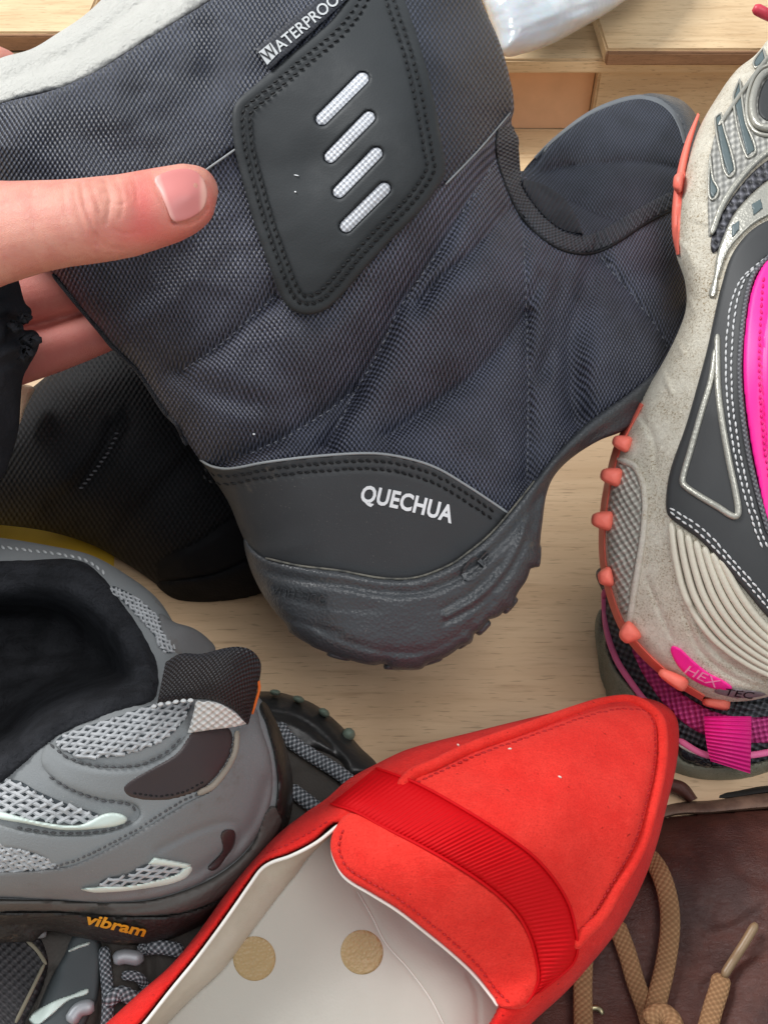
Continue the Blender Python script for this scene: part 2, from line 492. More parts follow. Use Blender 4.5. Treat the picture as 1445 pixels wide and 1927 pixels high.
def m_pebble(name, col, rough=0.4, scale=900, bstr=0.5, bdist=0.0003, spec=0.5, dirt=None, dirt_amt=0.0, dscale=60, var=0.15, dust=0.0):
    k = NT(name)
    vo = k.voronoi(scale); n2 = k.noise(scale*0.4, 3)
    h = k.math('ADD', vo, k.math('MULTIPLY', n2, 0.7))
    n1 = k.noise(34, 5, 0.65); c = k.mix(k.math('MULTIPLY', n1, var*2), col, tuple(x*0.5 for x in col))
    rg = k.math('MULTIPLY_ADD', k.ramp(k.noise(55, 5, 0.7), 0.3, 0.7), 0.18, rough - 0.06)
    if dirt:
        m = k.ramp(k.noise(dscale, 6, 0.75), 0.62 - dirt_amt*0.25, 0.80 - dirt_amt*0.1)
        c = k.mix(m, c, dirt); rg = k.math('MULTIPLY_ADD', m, 0.4, rg)
    if dust:
        sp = k.math('MULTIPLY', k.ramp(k.noise(1500, 2, 0.5), 0.66, 0.74), k.ramp(k.noise(50, 4, 0.7), 0.42, 0.65))
        c = k.mix(k.math('MULTIPLY', sp, dust), c, srgb(190,184,172))
    return k.done(c, rg, k.bump(h, bstr, bdist), spec)

def m_leather(name, col, rough=0.45, scale=260, bstr=0.35, bdist=0.0004, col2=None, spec=0.45, vs_=25):
    k = NT(name)
    n = k.noise(scale, 6, 0.72, k.mapping((1, 2.2, 1), (0, 0, 0.5)), 1.6); n2 = k.noise(scale*5, 3, 0.6)
    h = k.math('ADD', n, k.math('MULTIPLY', n2, 0.35))
    v1 = k.ramp(k.noise(vs_, 6, 0.7), 0.36, 0.68)
    c = k.mix(v1, col, col2 or tuple(x*0.6 for x in col))
    c = k.mix(k.math('MULTIPLY', k.ramp(n, 0.62, 0.8), 0.18), c, tuple(min(1, x*1.9) for x in col))  # wrinkle highlights put into the colour of the raised grain
    return k.done(c, k.math('MULTIPLY_ADD', n, 0.3, rough - 0.15), k.bump(h, bstr, bdist), spec)

def m_suede(name, col, col2, scale=1400):
    k = NT(name)
    n = k.noise(scale, 5, 0.75); st = k.noise(220, 5, 0.75, k.mapping((1, 3.5, 1), (0, 0, 0.7)), 1.2)
    blot = k.ramp(k.noise(55, 6, 0.75), 0.35, 0.65)
    c = k.mix(k.math('MULTIPLY', blot, 0.7), col, col2)
    c = k.mix(k.math('MULTIPLY', k.ramp(n, 0.42, 0.72), 0.5), c, tuple(x*0.62 for x in col2))
    c = k.mix(k.math('MULTIPLY', k.ramp(st, 0.52, 0.72), 0.35), c, tuple(min(1, x*1.18 + 0.02) for x in col))
    fl = k.math('MULTIPLY', k.ramp(k.noise(420, 2, 0.5), 0.70, 0.76), 0.6); c = k.mix(fl, c, tuple(x*0.3 for x in col2))
    h = k.math('ADD', n, k.math('MULTIPLY', st, 0.8))
    return k.done(c, 0.95, k.bump(h, 0.7, 0.0006), 0.08, Sheen_Weight=0.06, Sheen_Roughness=0.4)

def m_wood(name, c1, c2, c3, stretch=(3, 60, 60), rough=0.5, knots=0.0):
    k = NT(name)
    vec = k.mapping(stretch)
    n1 = k.noise(1.0, 6, 0.65, vec, 0.6); n2 = k.noise(6.0, 4, 0.6, vec)
    c = k.mix(k.ramp(n1, 0.3, 0.7), c1, c2); c = k.mix(k.math('MULTIPLY', k.ramp(n2, 0.5, 0.75), 0.55), c, c3)
    big = k.ramp(k.noise(9, 3), 0.4, 0.75); c = k.mix(k.math('MULTIPLY', big, 0.35), c, c3)
    fl = k.noise(1.0, 2, 0.5, k.mapping((stretch[0]*22, stretch[1]*18, stretch[2]*18)))
    c = k.mix(k.math('MULTIPLY', k.ramp(fl, 0.60, 0.70), 0.45), c, tuple(x*0.55 for x in c3))
    return k.done(c, k.math('MULTIPLY_ADD', n2, 0.2, rough - 0.1), k.bump(k.math('ADD', n2, fl), 0.15, 0.0006), 0.35)

# ================================================================== SETTING
M_TABLE = m_wood('table wood', srgb(218,189,154), srgb(204,173,138), srgb(172,140,108), (4, 55, 40), 0.45)
M_PALLET = m_wood('pallet wood', srgb(224,196,156), srgb(208,177,136), srgb(172,138,100), (5, 45, 45), 0.6)
M_PALLET_D = m_wood('pallet wood aged', srgb(222,196,158), srgb(204,174,136), srgb(164,132,98), (6, 60, 60), 0.65)
M_ORANGE_BOARD = m_plain('hardboard', srgb(226,176,136), 0.7, 0.2, var=0.15, vscale=25)

def ground():
    n = 40
    x = np.linspace(-1.6, 1.6, n); y = np.linspace(-0.6, 2.4, n); X, Y = np.meshgrid(x, y)
    V = np.stack([X.ravel(), Y.ravel(), np.zeros(n*n)], 1)
    f = [(j*n+i, j*n+i+1, (j+1)*n+i+1, (j+1)*n+i) for j in range(n-1) for i in range(n-1)]
    o = link('table_top', V, f, M_TABLE, None, V[:, :2]); o['kind'] = 'structure'
ground()

pal = thing('wooden_pallet', 'pale wooden pallet of rough boards behind the black boot', 'pallet', (0.15, 0.75, 0))
def pbox(name, *a, mat=M_PALLET, **k): return box(name, *a, mat, pal, **k)
pbox('board', -0.75, 0.62, 0.641, 0.735, 0.001, 0.010)
pbox('block', 0.151, 0.36, 0.690, 0.80, 0.0105, 0.0625, mat=M_PALLET_D)
pbox('block', -0.62, -0.40, 0.690, 0.80, 0.0105, 0.0625, mat=M_PALLET_D)
pbox('back_panel', -0.3995, 0.1505, 0.700, 0.704, 0.0105, 0.0625, mat=M_ORANGE_BOARD, bev=0.0004)
pbox('board', -0.75, 0.62, 0.678, 0.85, 0.063, 0.073, mat=M_PALLET_D)
pbox('board', 0.1487, 0.62, 0.670, 0.97, 0.0735, 0.084)
pbox('board', -0.75, -0.205, 0.690, 0.97, 0.0735, 0.086)
pbox('board', -0.200, 0.145, 0.745, 0.97, 0.0735, 0.0835)
pbox('board', -0.75, 0.62, 0.975, 1.25, 0.0735, 0.084, mat=M_PALLET_D)
M_EDGE = m_wood('sawn board edge', srgb(150,112,82), srgb(128,94,68), srgb(100,72,50), (14, 50, 160), 0.8)
pbox('sawn_edge', 0.1492, 0.6195, 0.6672, 0.6712, 0.0740, 0.0828, mat=M_EDGE, bev=0.001, warp=0.0002)
pbox('sawn_edge', -0.7495, -0.2055, 0.6872, 0.6912, 0.0740, 0.0848, mat=M_EDGE, bev=0.001, warp=0.0002)

# yellow patch of unknown nature, built as a thin sheet on the table
ys = sheet('yellow_patch', [(-60,960),(60,955),(170,990),(214,1040),(200,1090),(100,1120),(-60,1100)], lambda u, v: ground_z(v, 0.0012),
           m_plain('plain yellow', srgb(214,170,52), 0.6, 0.3, vscale=20), None, s=10, skirt=0, back=lambda u, v, d: ground_z(v, 0.0002))
ys['label'] = 'flat yellow patch on the table between the dark boot and the grey shoe'; ys['category'] = 'sheet'

# plastic bag at the top
def bagmat():
    k = NT('plastic film')
    n = k.noise(14, 4, 0.6, dist=1.2); n2 = k.noise(70, 3)
    h = k.math('ADD', n, k.math('MULTIPLY', n2, 0.25))
    return k.done(k.mix(k.ramp(n, 0.35, 0.65), srgb(222,226,228), srgb(196,204,210)), 0.22, k.bump(h, 0.35, 0.006), 0.6, Transmission_Weight=0.25, Subsurface_Weight=0.25)
bag_o = [(840,-120),(890,-40),(930,60),(946,104),(985,101),(1035,84),(1085,58),(1130,32),(1175,2),(1230,-40),(1260,-120),(1050,-160)]
wr = vnoise(38, 3); wr2 = vnoise(16, 5)
bag_t = Body(bag_o, [(900,-100,66),(1000,0,63),(1050,80,62),(1150,-20,64),(1200,-100,68)], 60, 0.03)
bag = sheet('plastic_bag', bag_o, bag_t, bagmat(), None, s=5, back=bag_t.back(0.02, 60, False), detail=lambda u, v: 0.004*wr(u+v*0.6, v*0.5) + 0.002*wr2(u*0.5+v, v), angle=180)
bag['label'] = 'white translucent plastic bag lying on the pallet behind the boot'; bag['category'] = 'bag'

# ================================================================== BLACK WINTER BOOT (held by the hand)
M_FAB = m_weave('boot cloth', srgb(16,17,22), srgb(108,112,133), 22, 14, 1.0, 0.0006, 0.48, 0.5)
M_FAB2 = m_weave('boot collar cloth', srgb(16,18,24), srgb(76,82,100), 22, 14, 1.0, 0.0005, 0.5, 0.45)
M_FABTOE = m_weave('boot toe cloth', srgb(14,16,21), srgb(78,83,98), 22, 15, 0.8, 0.0003, 0.6, 0.35)
M_FABFINE = m_weave('boot vamp cloth', srgb(44,46,54), srgb(92,95,108), 17, 17, 0.6, 0.0003)
M_RUB = m_pebble('strap rubber', srgb(51,54,56), 0.6, 1500, 0.15, 0.0002, 0.28)
M_COUNTER = m_pebble('heel leather', srgb(60,61,63), 0.5, 1300, 0.14, 0.0002, 0.4, srgb(112,102,90), -0.05, 45, dust=0.2)
M_SOLE = m_pebble('boot sole rubber', srgb(70,72,75), 0.34, 800, 0.5, 0.0005, 0.5, srgb(108,97,84), 0.04, 70, dust=0.3)
M_BLK = m_plain('black thread', srgb(18,19,21), 0.6, 0.3)
M_TRIM = m_weave('black binding', srgb(28,29,33), srgb(84,86,94), 26, 18, 0.9, 0.0005)
M_LINE = m_plain('dark line', srgb(26,26,30), 0.7)
M_LIGHTTRIM = m_plain('pale edge', srgb(150,154,156), 0.5)
M_FLEECE = m_plain('white fleece', srgb(198,197,191), 0.95, 0.1, 500, 1.0, 0.0018, 0.08, 60, detail=6)
M_WHITE = m_plain('white print', srgb(240,242,244), 0.5, bstr=0.05)
M_REFL = m_weave('white reflective mesh', srgb(168,172,180), srgb(238,240,244), 17, 17, 0.9, 0.0004, 0.35, 0.5)
M_GREYPRINT = m_plain('grey print', srgb(196,199,200), 0.5, bstr=0.05)
M_ELASTIC_D = (srgb(26,27,31), srgb(80,82,90))

boot_sil = [(-60,205),(0,120),(90,70),(190,0),(260,-90),(890,-90),(906,0),(940,80),(962,160),(967,205),(962,232),(976,262),(980,322),
            (1040,262),(1100,216),(1150,193),(1200,180),(1250,180),(1290,196),(1316,236),(1368,330),(1392,480),(1372,600),(1300,690),(1265,690),(1215,770),
            (1170,812),(1125,830),(1075,862),(1043,895),(1028,930),(1020,985),(1016,1030),(1008,1068),(975,1125),(945,1160),(890,1205),(830,1242),(770,1262),
            (700,1254),(620,1232),(560,1200),(520,1155),(485,1105),(464,1050),(460,1015),(430,942),(398,892),(374,862),(342,815),(309,769),(272,712),(252,686),(213,649),(186,616),(159,586),(133,553),(100,513),(40,465),(-40,380),(-90,280)]
boot_z = [(-50,300,35.0),(120,250,33.6),(150,430,34.2),(350,200,33.2),(300,20,34),(600,40,34),(600,300,33.2),(480,600,34.2),(700,700,35.2),(850,120,34.8),(900,300,35.4),(300,640,35.4),
          (430,830,36.0),(650,950,36.6),(760,1150,37.8),(560,1130,37.6),(900,1080,38.2),(930,700,37),(940,900,37.8),(1000,500,37.6),(1090,600,39.8),(1060,800,39.6),
          (1190,640,41.5),(1200,470,43.5),(1090,440,42.4),(1270,560,44),(1290,400,46.5),(1040,330,44.5),(1150,300,46.5),(1200,200,49.5),(1280,250,49)]
i0 = boot_sil.index((1300,690)); i1 = boot_sil.index((485,1105))
boot_ext = boot_sil[:i0] + [(1372,700),(1320,800),(1270,870),(1200,930),(1130,980),(1112,1040),(1105,1110),(1060,1200),(980,1270),(880,1330),(770,1352),(680,1340),(590,1300),(520,1220),(490,1140)] + boot_sil[i1:]
BOOT = Body(boot_ext, boot_z, 150, 0.034)
folds = grooves([
    # (points, depth mm, width on one side, width on the other, crisp crease)
    ([(518,556),(470,600),(420,645),(340,700)], 5.0, 34, 36, 1),
    ([(935,296),(905,340),(860,410),(827,470),(750,583),(713,663),(667,740),(630,812),(616,840)], 10.0, 50, 44, 1),
    ([(667,735),(610,778),(533,825),(466,856),(420,872)], 6.0, 40, 30, 1),
    ([(955,395),(925,432),(880,482),(825,528),(790,570)], 7.0, 26, 30, 1),
    ([(988,590),(940,655),(885,712),(800,772),(730,820)], 8.5, 46, 40, 1),
    ([(978,412),(984,450),(988,520),(990,600),(993,700),(993,800),(990,900)], 6.0, 30, 30, 1),
    ([(1062,500),(1050,560),(1040,640),(1020,700)], 5.4, 16, 20),
    ([(1110,490),(1100,540),(1080,600),(1070,660),(1074,740),(1080,790)], 8.5, 20, 34),
    ([(1030,480),(1020,520),(1000,560)], 3.0, 12, 16),
    ([(1138,494),(1160,520),(1200,570),(1245,632),(1262,670)], 6.0, 26, 30, 1),
    ([(330,705),(400,742),(470,760)], 2.4, 26, 30),
    ([(1020,325),(1060,314),(1110,309),(1200,305),(1290,320)], 7.0, 24, 40, 1),
    ([(1070,378),(1115,400),(1165,420)], 5.0, 14, 26, 1),
    ([(600,640),(500,720)], -2.4, 60, 60), ([(1160,500),(1230,560)], -2.0, 40, 40), ([(1150,620),(1120,720)], -3.0, 40, 40),
])
fbn = vnoise(34, 81); fbn2 = vnoise(90, 82)
puff = lambda u, v: folds(u, v) + 0.0004*fbn(u*0.7+v*0.7, v-u*0.3) + 0.0012*fbn2(u+v, v-u)
boot_f = lambda u, v: BOOT(u, v) + puff(u, v)
def fab_uv(u, v):
    k = np.clip(BOOT.t(u, v)/0.345, 0.8, 1.5); q = puff(u, v)
    return np.stack([((u-722)*k + q*1200)/100, ((v-963)*k - q*3200 + 8*np.sin(u/170.0))/100], 1)

boot = thing('winter_boot', 'dark grey quilted winter boot with strap, held tilted by the hand', 'boot', tuple(W([760],[1262],[0.40])[0]), 'pair of quilted winter boots')
up_o = [(-60,225),(0,196),(100,170),(180,136),(250,92),(330,42),(400,-2),(470,-60),(890,-90),(906,0),(940,80),(962,160),(967,205),(962,232),(976,262),(980,322),
        (1040,262),(1100,216),(1150,193),(1200,181),(1250,183),(1290,200),(1312,240),(1364,330),(1388,480),(1366,590),(1280,672),(1190,735),(1110,795),(1052,852),(1002,915),(962,968),(920,1012),
        (870,1055),(800,1090),(700,1096),(600,1084),(520,1066),(470,1030),(460,1015),(430,942),(398,892),(374,862),(342,815),(309,769),(272,712),(252,686),(213,649),(186,616),(159,586),(133,553),(100,513),(40,465),(-40,380),(-90,280)]
upper = sheet('upper', up_o, boot_f, M_FAB, boot, s=4.5, back=BOOT.back(0.05, 170, False), uvf=fab_uv, angle=180)

# collar panel above the cover seam
col_o = [(-60,226),(0,197),(100,171),(180,137),(250,93),(330,43),(400,-1),(470,-60),(886,-90),(902,0),(936,80),(958,160),(962,205,1),(905,275),(838,346),(760,370),(600,330),(500,290),(446,278),(412,302),(384,322),(200,405),(60,430),(-40,350),(-80,290)]
sheet('collar_panel', col_o, boot_f, M_FAB2, boot, s=5, lift=0.0022, r=9, edge=0.35, uvf=lambda u, v: np.stack([u, v + 10*np.sin((u-v)/190)], 1)/100,
      detail=grooves([([(0,330),(120,300),(260,240),(420,120)], 1.2, 50, 70), ([(300,300),(380,200),(440,60)], 0.8, 40, 40)]))
tube('cover_edge', [(838,347),(905,277),(960,212)], off(boot_f, -0.0020), 0.00035, M_LIGHTTRIM, boot)
tube('cover_edge', [(446,279),(412,303),(386,321)], off(boot_f, -0.0020), 0.00035, M_LIGHTTRIM, boot)

# finer cloth over the toe
sheet('toe_panel', [(984,322),(1042,264),(1102,219),(1152,196),(1200,185),(1236,190),(1262,208),(1282,240),(1288,300),(1320,360),(1300,372),(1258,392),(1210,422),(1160,450),(1112,466),(1070,462),(1030,440),(1000,400),(984,350)], boot_f, M_FABTOE, boot, s=4.5, lift=0.0006, r=5, edge=0.6, uvf=fab_uv)
# fleece lining at the opening
lin_o = [(-70,150),(0,110),(60,92),(110,62),(160,28),(200,-10),(230,-50),(470,-60),(404,-2),(330,45),(250,96),(180,140),(120,167),(60,181),(0,199),(-60,228)]
lin_b = Body(lin_o, [(-40,180,35.6),(60,140,35.6),(200,60,35.6),(330,-20,35.8),(0,120,37),(150,40,37),(420,-40,35.8)], 34, 0.010)
fz = vnoise(9, 11); fz2 = vnoise(22, 12)
sheet('fleece_lining', lin_o, lin_b, M_FLEECE, boot, s=4, back=lin_b.back(0.03, 60, False), angle=180,
      detail=lambda u, v: grooves([([(-40,168),(40,140),(110,112),(190,62),(290,-10)], 4.0, 7, 14)])(u, v) + 0.0006*fz(u, v) + 0.0008*fz2(u, v))

# strap with four reflective slots
strap_o = [(437,215),(446,190),(470,168),(500,143),(560,92),(620,42),(650,4),(690,-60),(745,-60),(762,0),(790,82),(815,180),(834,285),(838,322),(826,350),(790,398),(740,448),(690,502),(640,560),(612,584),(580,592),(550,584),(528,556),(508,505),(480,425),(455,335),(441,275)]
slots = [((682,148),(606,224)), ((694,221),(622,295)), ((708,289),(638,361)), ((723,355),(651,426))]
def slot_d(u, v):
    q = np.stack([u, v], 1); z = np.zeros(len(q))
    for a, b in slots:
        d, _, _ = near(q, np.array([a, b], float), False)
        z += 0.0024 / (1 + np.exp((d - 13.0) / 0.8))
    return z
st_o1, st_o2 = inset(strap_o, 20), inset(strap_o, 34)
def line_groove(P, a, w):
    def f(u, v):
        d, _, _ = near(np.stack([u, v], 1), P, True); return a * np.exp(-(d/w)**2)
    return f
lg1, lg2 = line_groove(st_o1, 0.0005, 4), line_groove(st_o2, 0.0005, 4)
strap_b = lambda u, v: BOOT(u, v) + 0.35*puff(u, v) - 0.0038
strap = sheet('strap', strap_o, off(strap_b, 0.0022), M_RUB, boot, s=3, lift=0.0022, r=9, edge=0.35, skirt=0.006, detail=lambda u, v: slot_d(u, v) + lg1(u, v) + lg2(u, v))
stitches('stitching', st_o1, strap_b, M_BLK, strap, 8, 6, 0.0004, 0.0004, True, True, skew=2.0)
stitches('stitching', st_o2, strap_b, M_BLK, strap, 8, 6, 0.0004, 0.0004, True, True, skew=2.0)
for a, b in slots:
    a, b = np.array(a, float), np.array(b, float); t = (b - a)/np.linalg.norm(b - a); nn = np.array([-t[1], t[0]]); R_ = 11.5
    an = np.linspace(-math.pi/2, math.pi/2, 9)
    o = np.vstack([b + R_*(np.cos(an)[:, None]*t + np.sin(an)[:, None]*nn), a - R_*(np.cos(an)[:, None]*t + np.sin(an)[:, None]*nn)])
    sheet('reflective_inlay', resample(np.vstack([o, o[:1]]), 70)[:-1], off(strap_b, 0.0008), M_REFL, strap, s=2.5, lift=0.0004, r=10, raw=True, skirt=0.002)
# woven label
tag_o = [(481,92,1),(540,44),(600,-4),(655,-55,1),(690,-30,1),(650,2),(600,48),(560,84),(507,131,1)]
tg = sheet('woven_label', tag_o, strap_b, m_weave('label weave', srgb(26,28,36), srgb(52,56,66), 20, 20, 0.4, 0.0002), boot, s=4, lift=0.0012, r=5, edge=0.5)
tz = off(strap_b, -0.0012)
wbox = sheet('lettering', [(487,98,1),(509,80,1),(524,100,1),(503,122,1)], tz, M_GREYPRINT, tg, s=3, lift=0.0003, r=3, edge=1)
lettering('lettering', 'W', (505,117), (524,99), 24, off(tz, -0.0004), M_BLK, tg, 0.0003, 0.0)
lettering('lettering', 'ATERPROOF', (527,99), (652,-6), 22, tz, M_GREYPRINT, tg, 0.0004, 0.01)

# heel counter
cnt_o = [(377,866,1),(400,878),(432,882),(500,870),(600,858),(700,853),(760,861),(820,880),(880,915),(930,948),(956,966,1),(920,1012),(870,1052),(800,1090),(700,1096),(600,1084),(520,1066),(470,1030),(458,1012),(430,945),(398,895)]
cz = lambda u, v: BOOT(u, v) + 0.15*puff(u, v)
ctr_e = [(377,866),(400,878),(432,882),(500,870),(600,858),(700,853),(760,861),(820,880),(880,915),(930,948),(956,966)]
counter = sheet('heel_counter', cnt_o, cz, M_COUNTER, boot, s=4.5, lift=0.0024, r=6, edge=0.5,
                detail=grooves([([(p[0], p[1]+15) for p in ctr_e], 0.6, 5, 5), ([(p[0]-2, p[1]+29) for p in ctr_e], 0.6, 5, 5)]))
cz2 = off(cz, -0.0024)
tube('pale_edge', ctr_e, off(cz, -0.0018), 0.00048, M_LIGHTTRIM, counter)
for dy in (15, 29):
    stitches('stitching', [(p[0] - (dy-15)*0.2 + (6 if i == 0 else 0), p[1]+dy) for i, p in enumerate(ctr_e[:-1])], off(cz2, 0.0003), M_BLK, counter, 10, 4, 0.0004, 0.0005, skew=1.5)
lettering('lettering', 'QUECHUA', (676,944), (849,985), 31, cz2, M_WHITE, counter, 0.0006, 0.030, curve_y=4, space=1.04)

# sole
sole_up = [(459,1012),(472,1030),(500,1050),(560,1064),(640,1074),(720,1088),(780,1087),(840,1066),(880,1040),(925,1002),(968,952),(1005,905),(1050,850),(1108,793),(1180,742),(1245,688)]
sole_o = sole_up + [(1290,640),(1318,560),(1325,620),(1290,700),(1240,760),(1205,790),(1170,812),(1125,830),(1075,862),(1043,895),(1028,930),(1020,985),(1016,1024),(1017,1052,1),(1008,1066),(998,1070,1),(990,1092),(976,1112),(970,1124,1),(966,1142),(950,1148,1),(938,1160),(920,1166,1),(905,1186),(892,1192,1),(886,1210),(868,1216,1),
        (840,1236),(806,1248),(790,1260),(740,1260,1),(724,1250),(700,1252),(664,1244),(610,1226),(570,1206),(545,1190,1),(538,1174),(518,1152),(492,1114),(470,1066)]
sole_lip = [(480,1058),(510,1078),(570,1092),(650,1102),(720,1114),(790,1114),(850,1094),(900,1062),(948,1018),(988,970),(1022,925),(1066,872),(1120,818),(1190,766),(1250,712)]
sg = grooves([(sole_lip, 2.4, 8, 14), ([(600,1186),(660,1210),(730,1228),(800,1226),(860,1198),(930,1130)], 0.9, 5, 9), ([(840,1160),(900,1124),(950,1070),(978,1020),(985,990)], -1.6, 5, 5),
              ([(836,1172),(900,1138),(955,1082),(988,1020)], 1.2, 5, 6), ([(830,1148),(890,1112),(940,1062)], 0.8, 4, 5),
              ([(1240,742),(1170,794),(1100,838),(1050,884),(1016,935),(1000,990)], 2.8, 9, 12), ([(470,1050),(520,1110),(600,1140),(700,1150)], 0.5, 6, 20), ([(520,1150),(560,1170),(640,1190)], 0.8, 5, 5)])
sn = vnoise(26, 21)
sole_z = lambda u, v: BOOT(u, v) - 0.0080 + sg(u, v) + 0.0003*sn(u, v)
sole = sheet('sole', sole_o, off(sole_z, 0.008), M_SOLE, boot, s=4, lift=0.008, r=26, edge=0.25, back=BOOT.back(0.05, 170, False), angle=180)
for (u, v, a, b, rr) in ((638,1233,24,8,0.25),(958,1138,20,9,-0.85),(908,1180,18,9,-0.8),(1010,1046,22,8,-1.5),(872,1208,17,9,-0.6),(812,1242,22,8,-0.3),(745,1254,24,7,0.0),(600,1215,18,7,0.4)):
    z = float(BOOT(np.array([u*0.94+45.0]), np.array([v*0.94+66.0]))[0]) + 0.006
    V, f = blob(u, v, z, a, b, 0.007, rr, 12, 8, 0.55); link('lug', V, f, M_SOLE, sole, np.zeros((len(V), 2)))
lettering('embossed_lettering', 'QUECHUA', (617,1122), (512,1101), 17, sole_z, M_SOLE, sole, 0.0009, 0.0)
sym = lettering('embossed_lettering', 'C', (884,1102), (918,1070), 34, sole_z, M_SOLE, sole, 0.0016, 0.01)
lettering('embossed_lettering', 'F', (911,1068), (928,1050), 18, sole_z, M_SOLE, sole, 0.0016, 0.01)
tube('dust_line', sole_up[2:12], off(BOOT, -0.0036), 0.0004, m_plain('dusty seam', srgb(120,116,106), 0.8, col2=srgb(70,70,68), vscale=300), sole)

# binding of the throat, elastic gusset, toe rand
b_out = [(938,238),(934,275),(940,310),(956,355),(975,395),(1005,432),(1045,462),(1080,474),(1118,474),(1160,456),(1215,420),(1268,392)]
b_in = [(966,238),(975,275),(979,320),(984,352),(1002,380),(1030,412),(1060,433),(1090,441),(1120,437),(1158,416),(1205,388),(1262,358)]
trim_det = lambda s, t: 0.0007*np.sin(s*0.45)*np.sin(t*math.pi*4)
strip('throat_binding', b_out, b_in, off(boot_f, 0.0), M_TRIM, boot, 160, 12, 0.0020, 0.8, trim_det, 0.004)
tube('binding_edge', [(p[0]-2, p[1]+2) for p in b_out], off(boot_f, 0.0), 0.0006, M_BLK, boot)
g_top = [(984,338),(1020,346),(1055,368),(1080,400),(1097,438)]
g_bot = [(984,352),(1002,380),(1030,412),(1060,432),(1096,441)]
strip('elastic_gusset', g_top, g_bot, off(boot_f, -0.002), m_plain('black elastic', srgb(54,55,61), 0.75, col2=srgb(40,41,46)), boot, 150, 8, 0.0022, 1.6, lambda s, t: 0.0013*np.cos(s*2*math.pi/9.0), 0.004)
toe_e = [(1004,296),(1040,260),(1100,214),(1150,190),(1200,178),(1236,184),(1266,204),(1284,234),(1292,268)]
strip('toe_binding', toe_e, [(1010,300),(1044,266),(1104,221),(1153,198),(1200,187),(1232,193),(1258,211),(1275,240),(1284,270)], boot_f, m_plain('grey binding', srgb(104,108,112), 0.7), boot, 80, 5, 0.0018, 1.0)
sheet('toe_rand', [(1205,179),(1250,178),(1290,194),(1318,236),(1322,300),(1294,300),(1290,262),(1280,228),(1262,203),(1236,184)], boot_f, M_SOLE, boot, s=4, lift=0.003, r=14)
M_PALETHREAD = m_plain('pale thread', srgb(120,122,130), 0.7)
for pts in ([(984,440),(988,520),(990,600),(993,700),(993,800),(990,895)], [(1130,482),(1152,512),(1200,570),(1245,632),(1258,662)], [(828,470),(750,583),(713,663),(667,740),(630,812)], [(934,300),(905,345),(866,406)], [(516,558),(470,600),(420,645),(342,699)], [(660,740),(610,778),(533,825),(466,856)]):
    stitches('stitching', pts, off(boot_f, -0.0004), M_PALETHREAD, upper, 7, 9, 0.00026, 0.0003)
M_DARKSTITCH = m_plain('charcoal thread', srgb(46,48,56), 0.7)
# back seam strip
for (u, v, a_, b_) in ((558,330,5,1.2),(556,361,2,1.6),(478,817,2.4,2)):
    z_ = float(strap_b(np.array([u*1.0]), np.array([v*1.0]))[0]) - (0.0002 if v < 600 else -0.0042)
    V, f = blob(u, v, z_, a_, b_, 0.0003, 0.2); link('lint_speck', V, f, M_WHITE, boot, np.zeros((len(V), 2)))
tube('back_seam', [(100,515),(136,560),(188,622),(215,655),(254,692),(274,718),(310,774),(334,800),(352,838)], off(boot_f, -0.001), 0.0010, M_TRIM, boot)

# ================================================================== SECOND BOOT (behind, shade painted into its colours)
M_FAB_SHADE = m_weave('shaded boot cloth', srgb(10,10,11), srgb(34,34,37), 20, 12.6, 0.9, 0.0005, 0.7, 0.2)  # darker copy of the boot cloth, the shade behind the held boot painted in
b2_o = [(-90,790),(0,770),(50,738),(140,668),(220,632),(340,620),(520,800),(560,1080),(490,1118),(430,1132),(370,1136),(325,1128),(290,1096),(230,1056),(170,1024),(90,1000),(0,988),(-90,985)]
b2_t = [(-60,880,45),(60,760,43.5),(200,680,43.5),(120,900,43.5),(300,800,43.5),(330,1000,45),(420,1080,46.2),(500,1000,45.5),(150,980,46),(500,800,45)]
g2 = grooves([([(215,805),(190,860),(150,910),(100,945)], 4.0, 14, 30), ([(380,840),(290,930),(230,990)], 2.5, 16, 30), ([(300,1060),(370,1025),(446,975)], 1.6, 5, 8), ([(120,760),(170,850),(180,900)], 1.5, 30, 30)])
B2 = Body(b2_o, b2_t, 90, 0.025); b2f = lambda u, v: B2(u, v) + g2(u, v)
boot2 = thing('winter_boot', 'quilted winter boot lying behind the held boot, shade put into its dark colours', 'boot', tuple(W([400],[1130],[0.47])[0]), 'pair of quilted winter boots')
sheet('upper', b2_o, b2f, M_FAB_SHADE, boot2, s=6, back=B2.back(0.04), angle=180)
sheet('sole', [(296,1100),(330,1092),(400,1080),(470,1050),(540,1010),(570,1080),(490,1119),(430,1134),(370,1138),(325,1130)], b2f, m_pebble('shaded sole', srgb(22,22,24), 0.75, 650, 0.4, spec=0.15), boot2, s=5, lift=0.004, r=14)
sheet('heel_counter', [(300,1056),(370,1022),(446,972),(520,960),(540,1010),(470,1052),(400,1082),(330,1092),(300,1088)], b2f, m_pebble('shaded counter', srgb(20,20,22), 0.75, 1300, 0.12, spec=0.15), boot2, s=5, lift=0.0015, r=5, edge=0.5)
stitches('stitching', [(222,812),(205,850),(176,890),(150,922)], off(b2f, -0.0006), m_plain('grey thread', srgb(84,84,88), 0.7), boot2, 5, 5, 0.0005, 0.0004, skew=3)
strip('fleece_lining', [(38,722),(66,730),(60,746),(48,770),(42,790)], [(30,724),(36,760),(38,775),(36,790),(36,800)], lambda u, v: np.full(len(u), 0.428), m_plain('cream fleece', srgb(200,178,150), 0.95, bscale=500, bstr=0.8, bdist=0.001), boot2, 14, 6, 0.002, thick=0.004)

